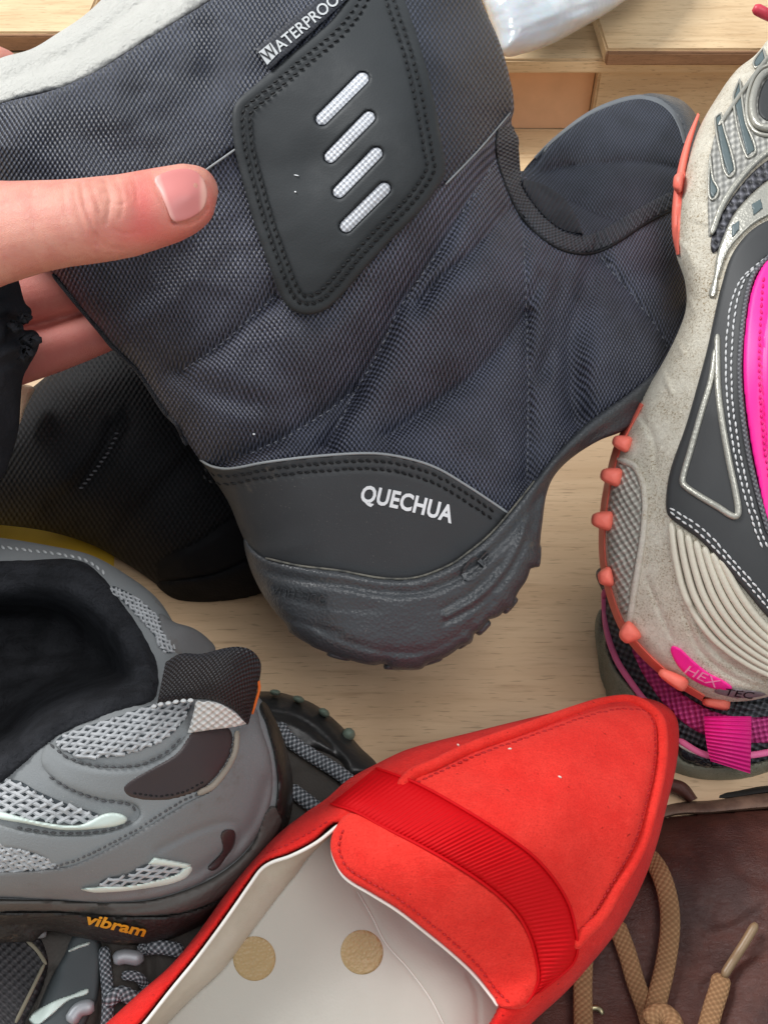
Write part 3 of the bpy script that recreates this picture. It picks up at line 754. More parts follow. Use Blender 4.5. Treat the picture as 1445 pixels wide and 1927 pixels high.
# ================================================================== HAND
def skinmat():
    k = NT('skin')
    at = k.n.new('ShaderNodeAttribute'); at.attribute_name = 'flush'
    n = k.noise(120, 4, 0.6); n2 = k.noise(1500, 3, 0.6); vo = k.voronoi(1900, feature='DISTANCE_TO_EDGE')
    base = k.mix(k.math('MULTIPLY', k.ramp(n, 0.35, 0.7), 0.7), srgb(208,146,128), srgb(196,122,108))
    base = k.mix(k.math('MULTIPLY', k.ramp(k.noise(380, 4, 0.7), 0.5, 0.75), 0.35), base, srgb(190,106,94))
    c = k.mix(at.outputs['Fac'], base, srgb(208,96,90))
    h = k.math('ADD', k.math('MULTIPLY', k.ramp(vo, 0, 0.3), 0.5), n2)
    return k.done(c, 0.48, k.bump(h, 0.22, 0.0004), 0.4, Subsurface_Weight=0.25, Subsurface_Radius=(0.006, 0.002, 0.001, 1), Subsurface_Scale=1.0) if False else \
        fin(k, c, h)
def fin(k, c, h):
    m = k.done(c, 0.5, k.bump(h, 0.3, 0.0004), 0.38)
    k.b.inputs['Subsurface Weight'].default_value = 0.2
    k.b.inputs['Subsurface Radius'].default_value = (0.006, 0.002, 0.001)
    k.b.inputs['Subsurface Scale'].default_value = 1.0
    return m
M_SKIN = skinmat()
hand = thing('person', 'bare hand in black sleeve gripping the winter boot, thumb in front', 'person', tuple(W([-150],[560],[0.36])[0]))
TH = [(410,352,398,0.95),(404,338,410,1.25)]
def tst():
    rows = [(408,360,392,30.9,0.2),(405,345,405,30.9,0.48),(397,330,418,30.85,0.76),(385,318,430,30.8,0.95),(368,311,442,30.7,1.08),(340,307,456,30.6,1.15),(300,314,470,30.55,1.18),(260,321,483,30.5,1.2),
            (220,328,491,30.4,1.22),(180,332,497,30.3,1.3),(140,336,502,30.3,1.35),(100,338,510,30.4,1.4),(60,339,522,30.6,1.5),(20,340,535,30.8,1.6),(-30,338,556,31.2,1.8),(-90,335,585,31.8,2.0),(-160,335,620,32.6,2.3)]
    return [((u + (4 if u > 330 else 0) - 0.0, a), (u - (3 if u > 330 else 4), b), z, h) for u, a, b, z, h in rows]
pieces = [loft(tst())]
pieces.append(loft([((-130,380),(-110,700),33.5,2.6),((-150,390),(-150,740),35.5,2.6),((-160,420),(-160,760),38.0,2.2),((-120,470),(-120,740),40.2,1.6)]))     # palm
pieces.append(loft([((-140,480),(-140,640),39.8,1.2),((-40,490),(-30,625),39.9,1.15),((40,488),(50,617),40.0,1.1),((110,478),(120,600),40.1,1.05),((180,470),(190,585),40.2,1.0),((250,480),(250,570),40.3,0.8),((290,500),(290,550),40.3,0.4)]))
pieces.append(loft([((-140,600),(-140,770),39.9,1.2),((-40,615),(-20,745),40.0,1.15),((40,618),(52,722),40.1,1.1),((90,606),(112,701),40.15,1.05),((140,590),(165,680),40.2,1.0),((200,570),(230,652),40.3,0.95),((270,560),(290,620),40.4,0.7),((310,560),(315,600),40.4,0.3)]))
V = np.vstack([p[0] for p in pieces]); fs = []; o = 0
for p in pieces: fs += [tuple(i + o for i in f) for f in p[1]]; o += len(p[0])
hm = link('hand_skin', V, fs, M_SKIN, hand)
rm = hm.modifiers.new('r', 'REMESH'); rm.mode = 'VOXEL'; rm.voxel_size = 0.0007
sm = hm.modifiers.new('s', 'SMOOTH'); sm.factor = 0.5; sm.iterations = 10
dg = bpy.context.evaluated_depsgraph_get(); me2 = bpy.data.meshes.new_from_object(hm.evaluated_get(dg))
hm.modifiers.clear(); hm.data = me2
if not me2.materials: me2.materials.append(M_SKIN)
# creases, nail bed and flush, found through the camera projection of each vertex
co = np.empty(len(me2.vertices)*3); me2.vertices.foreach_get('co', co); co = co.reshape(-1, 3) + wloc(hand)
rel = co - CAM; zc = rel @ FWD; uu = CX + F * (rel @ RGT) / zc; vv = CY - F * (rel @ UPV) / zc
frontal = (zc < 0.3055) | (uu > 330)
cre = grooves([([(152,345),(160,385),(175,430),(182,460)], 0.8, 3.5, 5), ([(168,340),(180,375),(188,400)], 0.45, 3, 4), ([(196,338),(205,365),(204,395),(198,420)], 0.5, 3, 5),
               ([(216,334),(228,360),(230,385),(226,410)], 0.4, 3, 4), ([(140,360),(148,400),(160,440)], 0.3, 4, 4), ([(240,352),(246,372)], 0.3, 3, 3), ([(120,350),(126,400),(140,440)], 0.25, 4, 4), ([(180,440),(200,462),(230,470)], 0.3, 4, 4), ([(60,350),(66,420),(80,470)], 0.25, 6, 6), ([(248,330),(256,350),(258,380)], 0.3, 3, 3), ([(210,430),(236,440),(262,436)], 0.25, 3, 3), ([(170,360),(186,366),(200,362)], 0.25, 3, 3), ([(208,380),(222,386),(236,382)], 0.25, 3, 3),
               ([(286,326),(292,345),(308,380),(326,418)], 0.5, 4, 5), ([(326,418),(352,422),(376,412),(392,392)], 0.55, 4, 4)])
dz = np.where(frontal, cre(uu, vv), 0) - np.where(frontal & (uu > 60), 0.0009*np.exp(-(((uu-232)/22)**2 + ((vv-375)/40)**2)) + 0.0006*np.exp(-(((uu-175)/16)**2 + ((vv-400)/45)**2)), 0)
ray = rel / zc[:, None]
co2 = co + ray * dz[:, None]
me2.vertices.foreach_set('co', (co2 - wloc(hand)).ravel())
fl = 0.75*np.exp(-(((uu-270)/34)**2 + ((vv-380)/60)**2)) + 0.55*np.exp(-(((uu-300)/110)**2 + ((vv-440)/34)**2)) + 0.5*np.exp(-(((uu-395)/16)**2 + ((vv-385)/40)**2)) + np.where((vv > 500) & (zc > 0.36), 0.5, 0)
fl = np.clip(fl, 0, 0.9)
att = me2.attributes.new('flush', 'FLOAT', 'POINT'); att.data.foreach_set('value', fl.astype(np.float32))
me2.polygons.foreach_set('use_smooth', np.ones(len(me2.polygons), bool)); me2.update()
from mathutils.bvhtree import BVHTree
bvh = BVHTree.FromPolygons([Vector(c) for c in co2], [tuple(p.vertices) for p in me2.polygons])
def skin_z(u, v):
    out = np.empty(len(u))
    for i, (a, b) in enumerate(zip(u, v)):
        d = FWD + (a - CX)/F*RGT + (CY - b)/F*UPV; L = np.linalg.norm(d)
        h = bvh.ray_cast(Vector(CAM), Vector(d / L)); out[i] = (h[3] / L) if h[0] is not None else 0.31
    return out
def nailmat():
    k = NT('nail')
    uvx = k.xyz('UV'); n = k.noise(300, 2)
    lun_shine = k.ramp(k.math('ADD', uvx[0], k.math('MULTIPLY', uvx[1], 0.34)), 1.93, 1.83)     # pale half moon at the root, with its crescent reflection painted in
    tip = k.ramp(uvx[0], 3.72, 3.84)
    c = k.mix(lun_shine, srgb(204,126,122), srgb(216,160,152)); c = k.mix(k.math('MULTIPLY', tip, 0.6), c, srgb(236,190,172))
    return k.done(c, 0.4, k.bump(n, 0.08, 0.0003), 0.3)
nail_o = [(291,338),(302,328),(330,319),(356,318),(376,328),(388,350),(389,376),(380,396),(362,409),(342,416),(326,415),(314,390),(300,358)]
ntp = TPS([(u, v, z*100) for u, v, z in zip(*[np.array(a) for a in ((300,340,380,330,360,385,310,345,375),(340,330,340,370,370,370,370,405,395), skin_z((300,340,380,330,360,385,310,345,375),(340,330,340,370,370,370,370,405,395)))])])
sheet('thumbnail', nail_o, ntp, nailmat(), hand, s=2.5, lift=0.0005, r=9, edge=0.1, skirt=0.0012)
V, f = loft([((-60,60),(-60,140),46,0.9),((-10,82),(-14,135),46,0.8),((18,95),(10,128),46,0.6),((34,106),(30,120),46,0.25)]); link('fingertip', V, f, M_SKIN, hand)
# sleeve
M_SLEEVE = m_plain('black knit sleeve', srgb(46,47,52), 0.9, 0.15, 700, 0.7, 0.0008, 0.35, 90, detail=5)
sl_o = [(-600,420),(-420,300),(-260,240),(-160,250),(-100,310),(-40,380),(0,428),(22,482),(38,535),(48,570),(60,584),(56,604),(42,618),(66,622),(76,636),(70,662),(54,690),(44,712),(40,752),(36,806),(22,858),(0,905),(-110,985),(-300,1060),(-560,1120)]
SL = Body(sl_o, [(-120,400,29.2),(-200,330,29.0),(-300,550,28.4),(-300,900,31),(-520,600,29),(-520,1000,32),(20,520,32.4),(0,640,32.2),(30,640,32.8),(0,800,34.0),(-80,900,34.0),(-80,650,31.2)], 60, 0.016,
          grooves([([(10,600),(40,612),(58,606)], 5.0, 7, 12), ([(0,655),(30,640),(60,640)], 3.5, 7, 12), ([(-30,560),(20,560),(50,575)], 2.0, 10, 18), ([(0,690),(30,680),(50,690)], 2.0, 8, 14), ([(-20,740),(10,760),(20,850)], 2.5, 14, 20)]))
fzz = vnoise(7, 31)
slv = sheet('sleeve', sl_o, SL, M_SLEEVE, hand, s=4, back=SL.back(0.05, 60, False), detail=lambda u, v: 0.0005*fzz(u, v), angle=180)
for (u, v, a, b, r_) in ((46,598,13,10,0.3),(58,640,18,15,0.2),(50,664,14,16,0.5),(30,618,16,8,0.1)):
    V, f = blob(u, v, 0.324, a, b, 0.004, r_); V = V + rng.normal(0, 0.0006, V.shape); link('cuff_fold', V, f, M_SLEEVE, slv, np.zeros((len(V), 2)), angle=180)

# ================================================================== GREY TRAIL SHOE (left)
M_GREY = m_pebble('grey nubuck', srgb(138,141,142), 0.7, 1800, 0.25, 0.0003, 0.25, srgb(112,104,94), 0.15, 40, dust=0.3)
M_GREYW = m_pebble('grey rand', srgb(122,122,122), 0.6, 1300, 0.3, 0.0003, 0.3, srgb(96,80,64), 0.42, 30, dust=0.3)
M_GMESH = m_weave('grey mesh', srgb(112,114,116), srgb(224,225,226), 22, 30, 0.9, 0.0006, 0.5, 0.4, 0.5)
M_COLLAR = m_plain('black fleece collar', srgb(56,57,61), 0.95, 0.15, 700, 1.0, 0.0018, 0.6, 90, detail=6)
M_PITLIN = m_weave('black lining', srgb(14,15,17), srgb(34,36,40), 8, 30, 0.7, 0.0005)
M_MINT = m_plain('mint rubber', srgb(214,228,220), 0.45)
M_MAROON = m_pebble('dark heel patch', srgb(58,46,46), 0.35, 1400, 0.1, 0.0002, 0.5)
M_OUTS = m_pebble('muddy outsole', srgb(46,44,42), 0.55, 500, 0.6, 0.0008, 0.35, srgb(112,98,80), 0.22, 55)
M_HOLE = m_plain('mesh opening', srgb(52,62,66), 0.8)
M_YEL = m_plain('yellow rubber', srgb(236,170,38), 0.45)
M_GTHREAD = m_plain('grey thread b', srgb(78,78,80), 0.7)
M_LTHREAD = m_plain('light grey thread', srgb(196,198,198), 0.7)

gs_o = [(-520,1300),(-430,1150),(-280,1050),(-80,1008),(0,1012),(100,1028),(170,1044),(230,1076),(296,1126),(334,1186),(356,1240),(420,1262),(478,1302),(514,1350),(535,1400),(546,1450),(548,1505),(532,1560),(500,1612),(458,1664),(400,1718),(340,1754),(284,1770),(228,1770),(150,1752),(96,1738),(-80,1742),(-300,1736),(-470,1660),(-550,1500)]
pit_o = [(-130,1150),(-80,1110),(0,1105),(100,1105),(165,1130),(230,1195),(258,1255),(255,1290),(190,1315),(100,1350),(30,1410),(-60,1440),(-140,1380),(-165,1270)]
pit_p = curve(pit_o, 10, True)
def pit(u, v):
    q = np.stack([u, v], 1); d, _, _ = near(q, pit_p, True); d = np.where(inside(q, pit_p), d, -d)
    return 0.065 / (1 + np.exp(-(d - 34) / 10.0))
gs_t = [(-300,1150,39.0),(-480,1400,38.2),(-300,1400,35.4),(-300,1600,34.6),(-460,1600,37.0),(-60,1020,39.5),(100,1035,39.3),(240,1085,38.6),(320,1180,37.4),(345,1260,36.2),(-60,1480,33.4),(60,1430,33.2),(160,1370,33.2),(280,1330,33.8),(400,1330,35.2),(470,1360,36.2),
        (300,1480,33.6),(150,1520,33.0),(0,1560,32.8),(420,1480,34.8),(500,1500,36.4),(300,1620,34.0),(100,1650,33.4),(-60,1680,33.6),(420,1620,35.8),(250,1740,35.2),(80,1720,34.4),(100,1230,36.4),(200,1250,35.6)]
GS = Body(gs_o, gs_t, 46, 0.016)
gsg = grooves([([(96,1404),(130,1430),(190,1446),(260,1444),(310,1422),(345,1390)], 0.8, 6, 6), ([(86,1448),(120,1480),(180,1502),(250,1512),(258,1530),(235,1548),(190,1562),(120,1566),(40,1554)], 0.7, 6, 8),
               ([(-40,1690),(100,1690),(220,1684),(330,1660),(420,1612),(480,1545),(506,1470)], 1.6, 8, 14), ([(100,1700),(230,1700),(340,1680),(430,1630),(496,1550),(524,1470)], 1.6, 7, 12),
               ([(160,1716),(280,1706),(380,1672),(460,1612),(520,1530)], 1.6, 7, 12), ([(-40,1720),(80,1712),(200,1716)], 1.2, 6, 10)])
gsf = lambda u, v: GS(u, v) + gsg(u, v)
gsp = lambda u, v: gsf(u, v) + pit(u, v) + 0.004*(pit(u, v) > 0.01)
gshoe = thing('trail_shoe', 'grey mesh trail shoe with black collar and heel loop at the left', 'shoe', tuple(W([250],[1768],[0.36])[0]), 'pair of trail shoes')
gup = sheet('upper', gs_o, gsp, M_GREY, gshoe, s=4.5, back=GS.back(0.055, 120), angle=180)
# inner lining and padded collar
lin2 = [(-240,1280),(-190,1130),(-80,1056),(0,1050),(60,1048),(120,1046),(160,1052),(192,1076),(228,1122),(272,1186),(298,1238),(304,1288),(292,1322),(230,1342),(150,1372),(96,1402),(44,1446),(0,1480),(-90,1500),(-190,1430)]
gcol = lambda u, v: GS(u, v) + pit(u, v)
cn = vnoise(12, 41)
ll = sheet('collar_lining', lin2, off(gcol, 0.006), M_COLLAR, gshoe, s=5, lift=0.010, r=26, edge=0.0, skirt=0.003, angle=180,
      detail=lambda u, v: 0.0004*cn(u, v) + grooves([([(215,1176),(258,1220),(268,1265),(240,1300)], 1.4, 7, 9), ([(225,1160),(278,1222),(286,1275)], 1.0, 5, 7), ([(40,1120),(110,1130),(190,1190)], 2.0, 18, 24), ([(-40,1080),(60,1078),(150,1088),(200,1130),(245,1190)], 1.6, 8, 12), ([(20,1440),(90,1385),(170,1345),(250,1322)], 1.6, 8, 12), ([(0,1290),(80,1270),(170,1262)], 3.0, 10, 14), ([(-20,1230),(80,1236),(150,1220)], 3.0, 12, 14)])(u, v))
sheet('insole_shadow_lining', [(-80,1160),(0,1158),(60,1165),(120,1190),(170,1215),(215,1245),(238,1278),(220,1295),(170,1308),(100,1338),(40,1388),(0,1428),(-80,1460)], off(gcol, -0.004), M_PITLIN, gshoe, s=5, skirt=0, uvf=lambda u, v: np.stack([u*0.5-v, v*0.6+u*0.3], 1)/100) if False else None
# panels on the upper
def gpan(name, o, m, lift=0.0010, s=3.5, r=5, edge=0.4, par=None, **k): return sheet(name, o, gsf, m, par or gshoe, s=s, lift=lift, r=r, edge=edge, **k)
sov = gpan('side_overlay', [(96,1400),(130,1428),(190,1444),(260,1442),(315,1420),(350,1385),(372,1366),(450,1366),(444,1424),(404,1486),(350,1516),(250,1576),(150,1628),(110,1634),(80,1612),(30,1598),(-60,1586),(-60,1546),(50,1564),(120,1572),(200,1566),(250,1548),(264,1530),(250,1513),(190,1504),(130,1484),(88,1452),(78,1424)], M_GREY, 0.0014, 3.5, 5, 0.4)
rand_o = [(474,1330),(492,1370),(512,1440),(508,1515),(474,1588),(404,1648),(300,1688),(200,1698),(100,1694),(0,1690),(-300,1690),(-440,1620),(-420,1560),(-280,1636),(0,1640),(100,1634),(150,1622),(250,1570),(350,1510),(402,1480),(438,1424),(446,1372)]
rand = gpan('heel_rand', rand_o, M_GREYW, 0.0022, 4, 7, 0.3, detail=grooves([([(300,1600),(360,1570),(410,1552),(446,1552),(452,1580),(430,1620),(390,1650)], 1.2, 5, 9), ([(520,1430),(470,1560),(380,1640)], 0.8, 12, 12)]))
stitches('stitching', [(440,1385),(428,1436),(392,1484),(346,1506),(250,1566),(150,1617),(100,1632)], off(gsf, -0.0018), M_GTHREAD, rand, 7, 4, 0.0004, 0.0002)
hp = gpan('heel_patch', [(364,1374),(400,1368),(432,1368),(441,1400),(426,1440),(392,1480),(350,1500),(300,1509),(246,1502),(231,1486),(240,1470),(280,1446),(330,1416)], M_MAROON, 0.0018, 3.5, 8, 0.2)
stitches('stitching', [(250,1492),(300,1498),(350,1490),(385,1470)], off(gsf, -0.0018), M_BLK, hp, 6, 4, 0.0003, 0.0002)
tube('rand_edge', [(447,1376),(440,1422),(404,1476),(372,1494)], off(gsf, -0.0016), 0.0011, m_plain('dusty rand edge', srgb(140,130,118), 0.8), gshoe)
def strands(name, o, sp, ax, spread, rad, par, zf, mt):
    P = curve(o, 4, True); c = P.mean(0); R_ = np.linalg.norm(P - c, axis=1).max() + 10; VV, FF, n0 = [], [], 0
    for fam, an in enumerate((ax + spread, ax - spread)):
        t = np.array([math.cos(an), math.sin(an)]); nn = np.array([-t[1], t[0]])
        for k_ in range(-int(R_/sp) - 1, int(R_/sp) + 2):
            s_ = np.arange(-R_, R_, 3.5); q = c + nn*(k_*sp + rng.uniform(-0.8, 0.8)) + s_[:, None]*t + nn*np.sin(s_/sp*2.2 + k_)[:, None]*0.7
            ok = inside(q, P)
            runs = np.split(np.arange(len(q)), np.nonzero(np.diff(ok.astype(int)))[0] + 1)
            for r_ in runs:
                if len(r_) < 3 or not ok[r_[0]]: continue
                p = q[r_]; z = zf(p[:, 0], p[:, 1]) + 0.00028*np.sin(s_[r_]*math.pi/sp*math.sin(2*spread) + k_*math.pi + fam*math.pi) - 0.0002
                v_, f_, _ = sweep(W(p[:, 0], p[:, 1], z), rad, rad*0.8, n=5, cap=False)
                VV.append(v_); FF += [tuple(x + n0 for x in f) for f in f_]; n0 += len(v_)
    ob = link(name, np.vstack(VV), FF, mt, par, np.zeros((n0, 2))); ob['kind'] = 'stuff'
M_STRAND = m_plain('light grey yarn', srgb(176,178,180), 0.5, 0.45, 2500, 0.4, 0.0003, 0.25, 200)
M_MBASE = m_plain('mesh backing', srgb(66,72,76), 0.8)
mesh1 = [(206,1106),(236,1112),(272,1136),(310,1176),(330,1224),(308,1226),(290,1195),(260,1160),(226,1126)]
mesh2 = [(106,1394),(150,1372),(230,1346),(290,1326),(356,1318),(346,1356),(312,1390),(256,1414),(200,1425),(150,1424),(120,1411)]
mesh3 = [(-20,1478),(30,1468),(70,1488),(130,1514),(186,1532),(192,1544),(150,1550),(80,1545),(-20,1528)]
mesh4 = [(-20,1586),(30,1596),(80,1610),(116,1630),(60,1638),(-20,1635)]
mesh5 = [(188,1662),(240,1645),(280,1626),(356,1633),(345,1646),(280,1662),(220,1668)]
for mo, sp_, ax, spread, rad in ((mesh1, 7, 0.85, 0.5, 0.00052), (mesh2, 11, -0.32, 0.42, 0.00066), (mesh3, 14, -0.02, 0.5, 0.00074), (mesh4, 9, 0.2, 0.5, 0.00060), (mesh5, 11, -0.28, 0.34, 0.00050)):
    lf = 0.0004 if mo is not mesh5 else 0.0026
    p_ = gpan('mesh_panel', mo, M_MBASE, lf, 3, 3, 1.0)
    strands('mesh_strands', mo, sp_, ax, spread, rad, p_, off(gsf, -lf - 0.0002), M_STRAND)
gpan('mint_trim', [(-20,1526),(0,1527),(80,1547),(150,1552),(196,1532),(220,1530),(240,1540),(232,1551),(190,1559),(120,1562),(50,1550),(-20,1536)], M_MINT, 0.0026, 2.5)
gpan('mint_trim', [(154,1672),(250,1664),(330,1645),(360,1630),(346,1655),(270,1673),(180,1680)], M_MINT, 0.0044, 2.5)
gpan('mint_trim', [(290,1613,1),(320,1618),(361,1626,1),(355,1636,1),(310,1630),(276,1628,1)], M_MINT, 0.0044, 2.5)
gpan('dark_crescent', [(416,1566),(440,1561),(444,1580),(432,1606),(394,1638),(418,1600)], M_MAROON, 0.0030, 2.5)
for pts in ([(94,1400),(130,1426),(190,1442),(260,1440),(310,1418),(342,1388)], [(92,1460),(130,1484),(190,1506),(248,1514),(256,1528)], [(30,1556),(90,1566),(150,1568),(215,1560),(248,1545)]):
    stitches('stitching', pts, off(gsf, -0.0011), M_GTHREAD, gup, 11, 4, 0.0004, 0.0003)
stitches('stitching', [(0,1030),(60,1036),(120,1044),(170,1058),(200,1082)], off(gsf, -0.0006), M_LTHREAD, gup, 8, 5, 0.0005, 0.0004, skew=2)
# midsole and outsole
mid_o = [(508,1518),(536,1540),(528,1566),(496,1616),(456,1664),(398,1700),(320,1722),(220,1724),(100,1716),(-280,1716),(-290,1690),(100,1694),(200,1699),(300,1690),(404,1650),(474,1590)]
M_MIDG = m_pebble('dusty midsole', srgb(88,84,80), 0.6, 500, 0.4, 0.0005, 0.3, srgb(120,106,90), 0.25, 40)
ms = gpan('midsole', mid_o, M_MIDG, 0.0032, 4, 9, 0.1)
out_o = [(548,1500),(546,1540),(530,1580),(500,1626),(458,1678),(400,1728),(340,1760),(284,1776),(228,1778),(150,1764),(90,1752),(60,1772),(-300,1766),(-480,1690),(-560,1540),(-530,1520),(-450,1640),(-290,1712),(100,1714),(220,1722),(320,1720),(398,1698),(456,1662),(496,1614),(530,1560)]
gpan('heel_edge', [(492,1322),(516,1350),(536,1398),(549,1450),(550,1506),(536,1560),(508,1606),(490,1600),(514,1540),(522,1480),(516,1420),(502,1366)], m_pebble('black heel rubber', srgb(40,39,38), 0.32, 500, 0.3, 0.0004, 0.5, srgb(110,98,84), 0.1, 70), 0.0030, 3, 8, 0.2)
on = vnoise(14, 51)
outz = Body(out_o, gs_t, 20, 0.006)
outsole = sheet('outsole', out_o, off(gsf, 0.002), M_OUTS, gshoe, s=4, lift=0.006, r=12, detail=lambda u, v: 0.0012*on(u, v), skirt=0.02)
lettering('lettering', 'vibram', (158,1738), (271,1763), 20, off(gsf, -0.0052), M_YEL, outsole, 0.0012, 0.03, 0.25)
# heel loop
loop_z = TPS([(310,1260,33.0),(400,1240,32.6),(480,1240,33.0),(490,1290,33.6),(470,1360,34.6),(370,1318,33.2),(310,1320,33.2),(430,1290,32.8)])
wv = m_weave('black webbing', srgb(16,15,18), srgb(64,62,68), 24, 22, 1.0, 0.0008, 0.5)
loop_t = [(312,1246),(340,1230),(380,1230),(420,1220),(450,1217),(474,1224),(490,1244),(491,1266),(484,1300)]
loop_b = [(296,1324),(330,1320),(372,1316),(405,1320),(436,1334),(452,1348),(462,1362),(467,1364),(470,1352)]
lp = strip('heel_loop', loop_t, loop_b, loop_z, wv, gshoe, 60, 16, 0.0015, 0.5, None, 0.002, thick=0.0022)
under = sheet('loop_underside', [(369,1318,1),(404,1321),(438,1337),(464,1362,1),(440,1368),(400,1373),(353,1380,1),(362,1350)], off(loop_z, -0.0002), m_weave('pale webbing', srgb(206,206,203), srgb(244,244,242), 12, 16, 1.0, 0.0008, var=0.0), gshoe, s=3, lift=0.001, r=6, skirt=0.002)
strip('orange_edge', [(489,1280),(491,1295),(484,1322),(477,1344)], [(484,1284),(485,1298),(478,1322),(473,1344)], off(loop_z, -0.001), m_plain('orange thread', srgb(235,120,50), 0.6), lp, 14, 4, 0.0008)
stitches('stitching', [(283,1331),(320,1322),(366,1317)], off(loop_z, -0.002), M_LTHREAD, gshoe, 10, 4, 0.0007, 0.0006)
sheet('heel_flare', [(300,1158),(332,1172),(364,1182),(392,1202),(406,1224),(380,1262),(330,1240)], TPS([(320,1150,38.6),(346,1180,38.2),(400,1220,39.6),(340,1240,37.4),(390,1250,38.6)]), M_GREYW, gshoe, s=4, lift=0.002, r=14, skirt=0.02)

# ================================================================== SECOND TRAIL SHOE (underneath)
M_DK = m_pebble('black rubber toe', srgb(44,44,44), 0.38, 500, 0.2, 0.0004, 0.5, srgb(92,84,74), 0.12, 60)
M_DKUP = m_pebble('worn dark upper', srgb(76,72,68), 0.7, 900, 0.4, 0.0004, 0.25, srgb(104,94,82), 0.2, 50)
M_DKGREY = m_pebble('slate nubuck', srgb(78,84,86), 0.65, 1500, 0.2, 0.0002, 0.3, srgb(98,92,84), 0.1, 40)
M_DKMESH = m_weave('dark tongue mesh', srgb(34,32,34), srgb(66,62,64), 11, 12, 0.9, 0.0006, var=0.5)
M_LACE = m_weave('speckled lace', srgb(60,66,72), srgb(196,202,208), 17, 13, 1.0, 0.0006, 0.5, pw=1.3)
M_SILVER = NT('silver loop').done(srgb(150,154,158), 0.45, None, 0.5, Metallic=0.3)
s2_o = [(440,1340),(470,1308),(500,1303),(540,1308),(592,1325),(640,1360),(680,1402),(730,1460),(720,1620),(560,1780),(350,2000),(-90,2000),(-90,1735),(120,1730),(300,1690),(420,1520)]
s2_t = [(500,1320,43.5),(640,1380,43.5),(560,1420,42.5),(690,1450,42.5),(540,1560,40.2),(640,1600,40.5),(400,1700,38.8),(250,1780,37.6),(100,1800,37.0),(0,1760,37.2),(0,1927,35.8),(200,1927,36.0),(330,1850,37.2)]
S2 = Body(s2_o, s2_t, 40, 0.014)
s2g = grooves([([(510,1340),(560,1352),(610,1388),(650,1440)], 0.9, 4, 6), ([(490,1350),(560,1370),(616,1410)], -1.0, 8, 8), ([(500,1470),(570,1440),(640,1470)], 1.5, 10, 20), ([(95,1830),(70,1900),(40,1960)], 4.0, 8, 14), ([(190,1760),(195,1840),(186,1930)], 3.0, 6, 10), ([(270,1770),(280,1830),(260,1900)], 3.0, 10, 14)])
s2f = lambda u, v: S2(u, v) + s2g(u, v)
sh2 = thing('trail_shoe', 'dark muddy trail shoe wedged under the grey shoe, speckled laces', 'shoe', tuple(W([520],[1600],[0.42])[0]), 'pair of trail shoes')
sheet('upper', s2_o, s2f, M_DKUP, sh2, s=6, back=S2.back(0.03), angle=180)
toe = sheet('toe_rand', [(440,1340),(470,1306),(500,1301),(540,1306),(592,1323),(640,1358),(680,1400),(712,1440),(660,1460),(640,1432),(600,1412),(570,1410),(530,1380),(490,1372),(450,1390)], s2f, M_DK, sh2, s=4, lift=0.004, r=16)
for (u, v, a, b, r_) in ((518,1303,11,6,0.1),(562,1316,12,7,0.3),(610,1341,12,8,0.6),(656,1382,13,13,0.7)):
    V, f = blob(u, v, 0.437, a, b, 0.005, r_); link('lug', V, f, m_plain('grey green rubber', srgb(120,136,122), 0.5) if u == 518 else bpy.data.materials['grey green rubber'], toe, np.zeros((len(V), 2)))
tube('lace', [(522,1362),(545,1392),(590,1424),(640,1456),(680,1490)], off(s2f, -0.003), 0.0030, M_LACE, sh2, 0.7, n=14)
tube('lace', [(545,1482),(570,1502),(610,1532)], off(s2f, -0.003), 0.0030, M_LACE, sh2, 0.7, n=14)
tube('lace', [(196,1782),(200,1830),(204,1880),(200,1960)], off(s2f, -0.004), 0.0022, M_LACE, sh2, 0.7, n=14)
tube('lace', [(200,1890),(226,1870),(260,1880),(300,1860)], off(s2f, -0.005), 0.0026, M_LACE, sh2, 0.7, n=14)
tube('lace', [(262,1786),(300,1782),(345,1790)], off(s2f, -0.004), 0.0026, M_LACE, sh2, 0.7, n=14)
tube('lace', [(230,1835),(262,1840),(280,1870)], off(s2f, -0.004), 0.0018, M_LACE, sh2, 0.7, n=14)
ov = sheet('side_overlay', [(150,1752),(192,1778),(190,1830),(184,1880),(170,1910),(140,1960),(40,1990),(60,1930),(92,1850),(120,1800)], s2f, M_DKGREY, sh2, s=4, lift=0.003, r=10)
for o in ([(128,1788),(150,1776),(172,1774),(150,1786),(130,1793)], [(55,1916),(90,1888),(130,1872),(170,1864),(130,1885),(96,1914),(70,1930)]):
    sheet('mint_trim', o, s2f, M_MINT, ov, s=2.5, lift=0.0042, r=4)
sheet('tongue', [(-90,1740),(60,1752),(90,1800),(84,1850),(50,1920),(20,2000),(-90,2000)], s2f, M_DKMESH, sh2, s=5, lift=0.002, r=10)
tube('cord', [(50,1768),(72,1790),(88,1815)], off(s2f, -0.003), 0.0007, m_plain('olive cord', srgb(128,122,104), 0.8), sh2)
tube('cord', [(84,1815),(62,1860),(30,1925)], off(s2f, -0.003), 0.0007, bpy.data.materials['olive cord'], sh2)
tube('cord_lock', [(28,1752),(60,1755),(88,1758)], off(s2f, -0.005), 0.0017, m_plain('grey toggle', srgb(116,118,118), 0.5), sh2, 0.8)
for pts in ([(214,1806),(236,1800),(268,1806)], [(132,1925),(150,1900),(178,1894)]):
    tube('lace_loop', pts, off(s2f, -0.005), 0.0026, M_SILVER, sh2, 0.7)

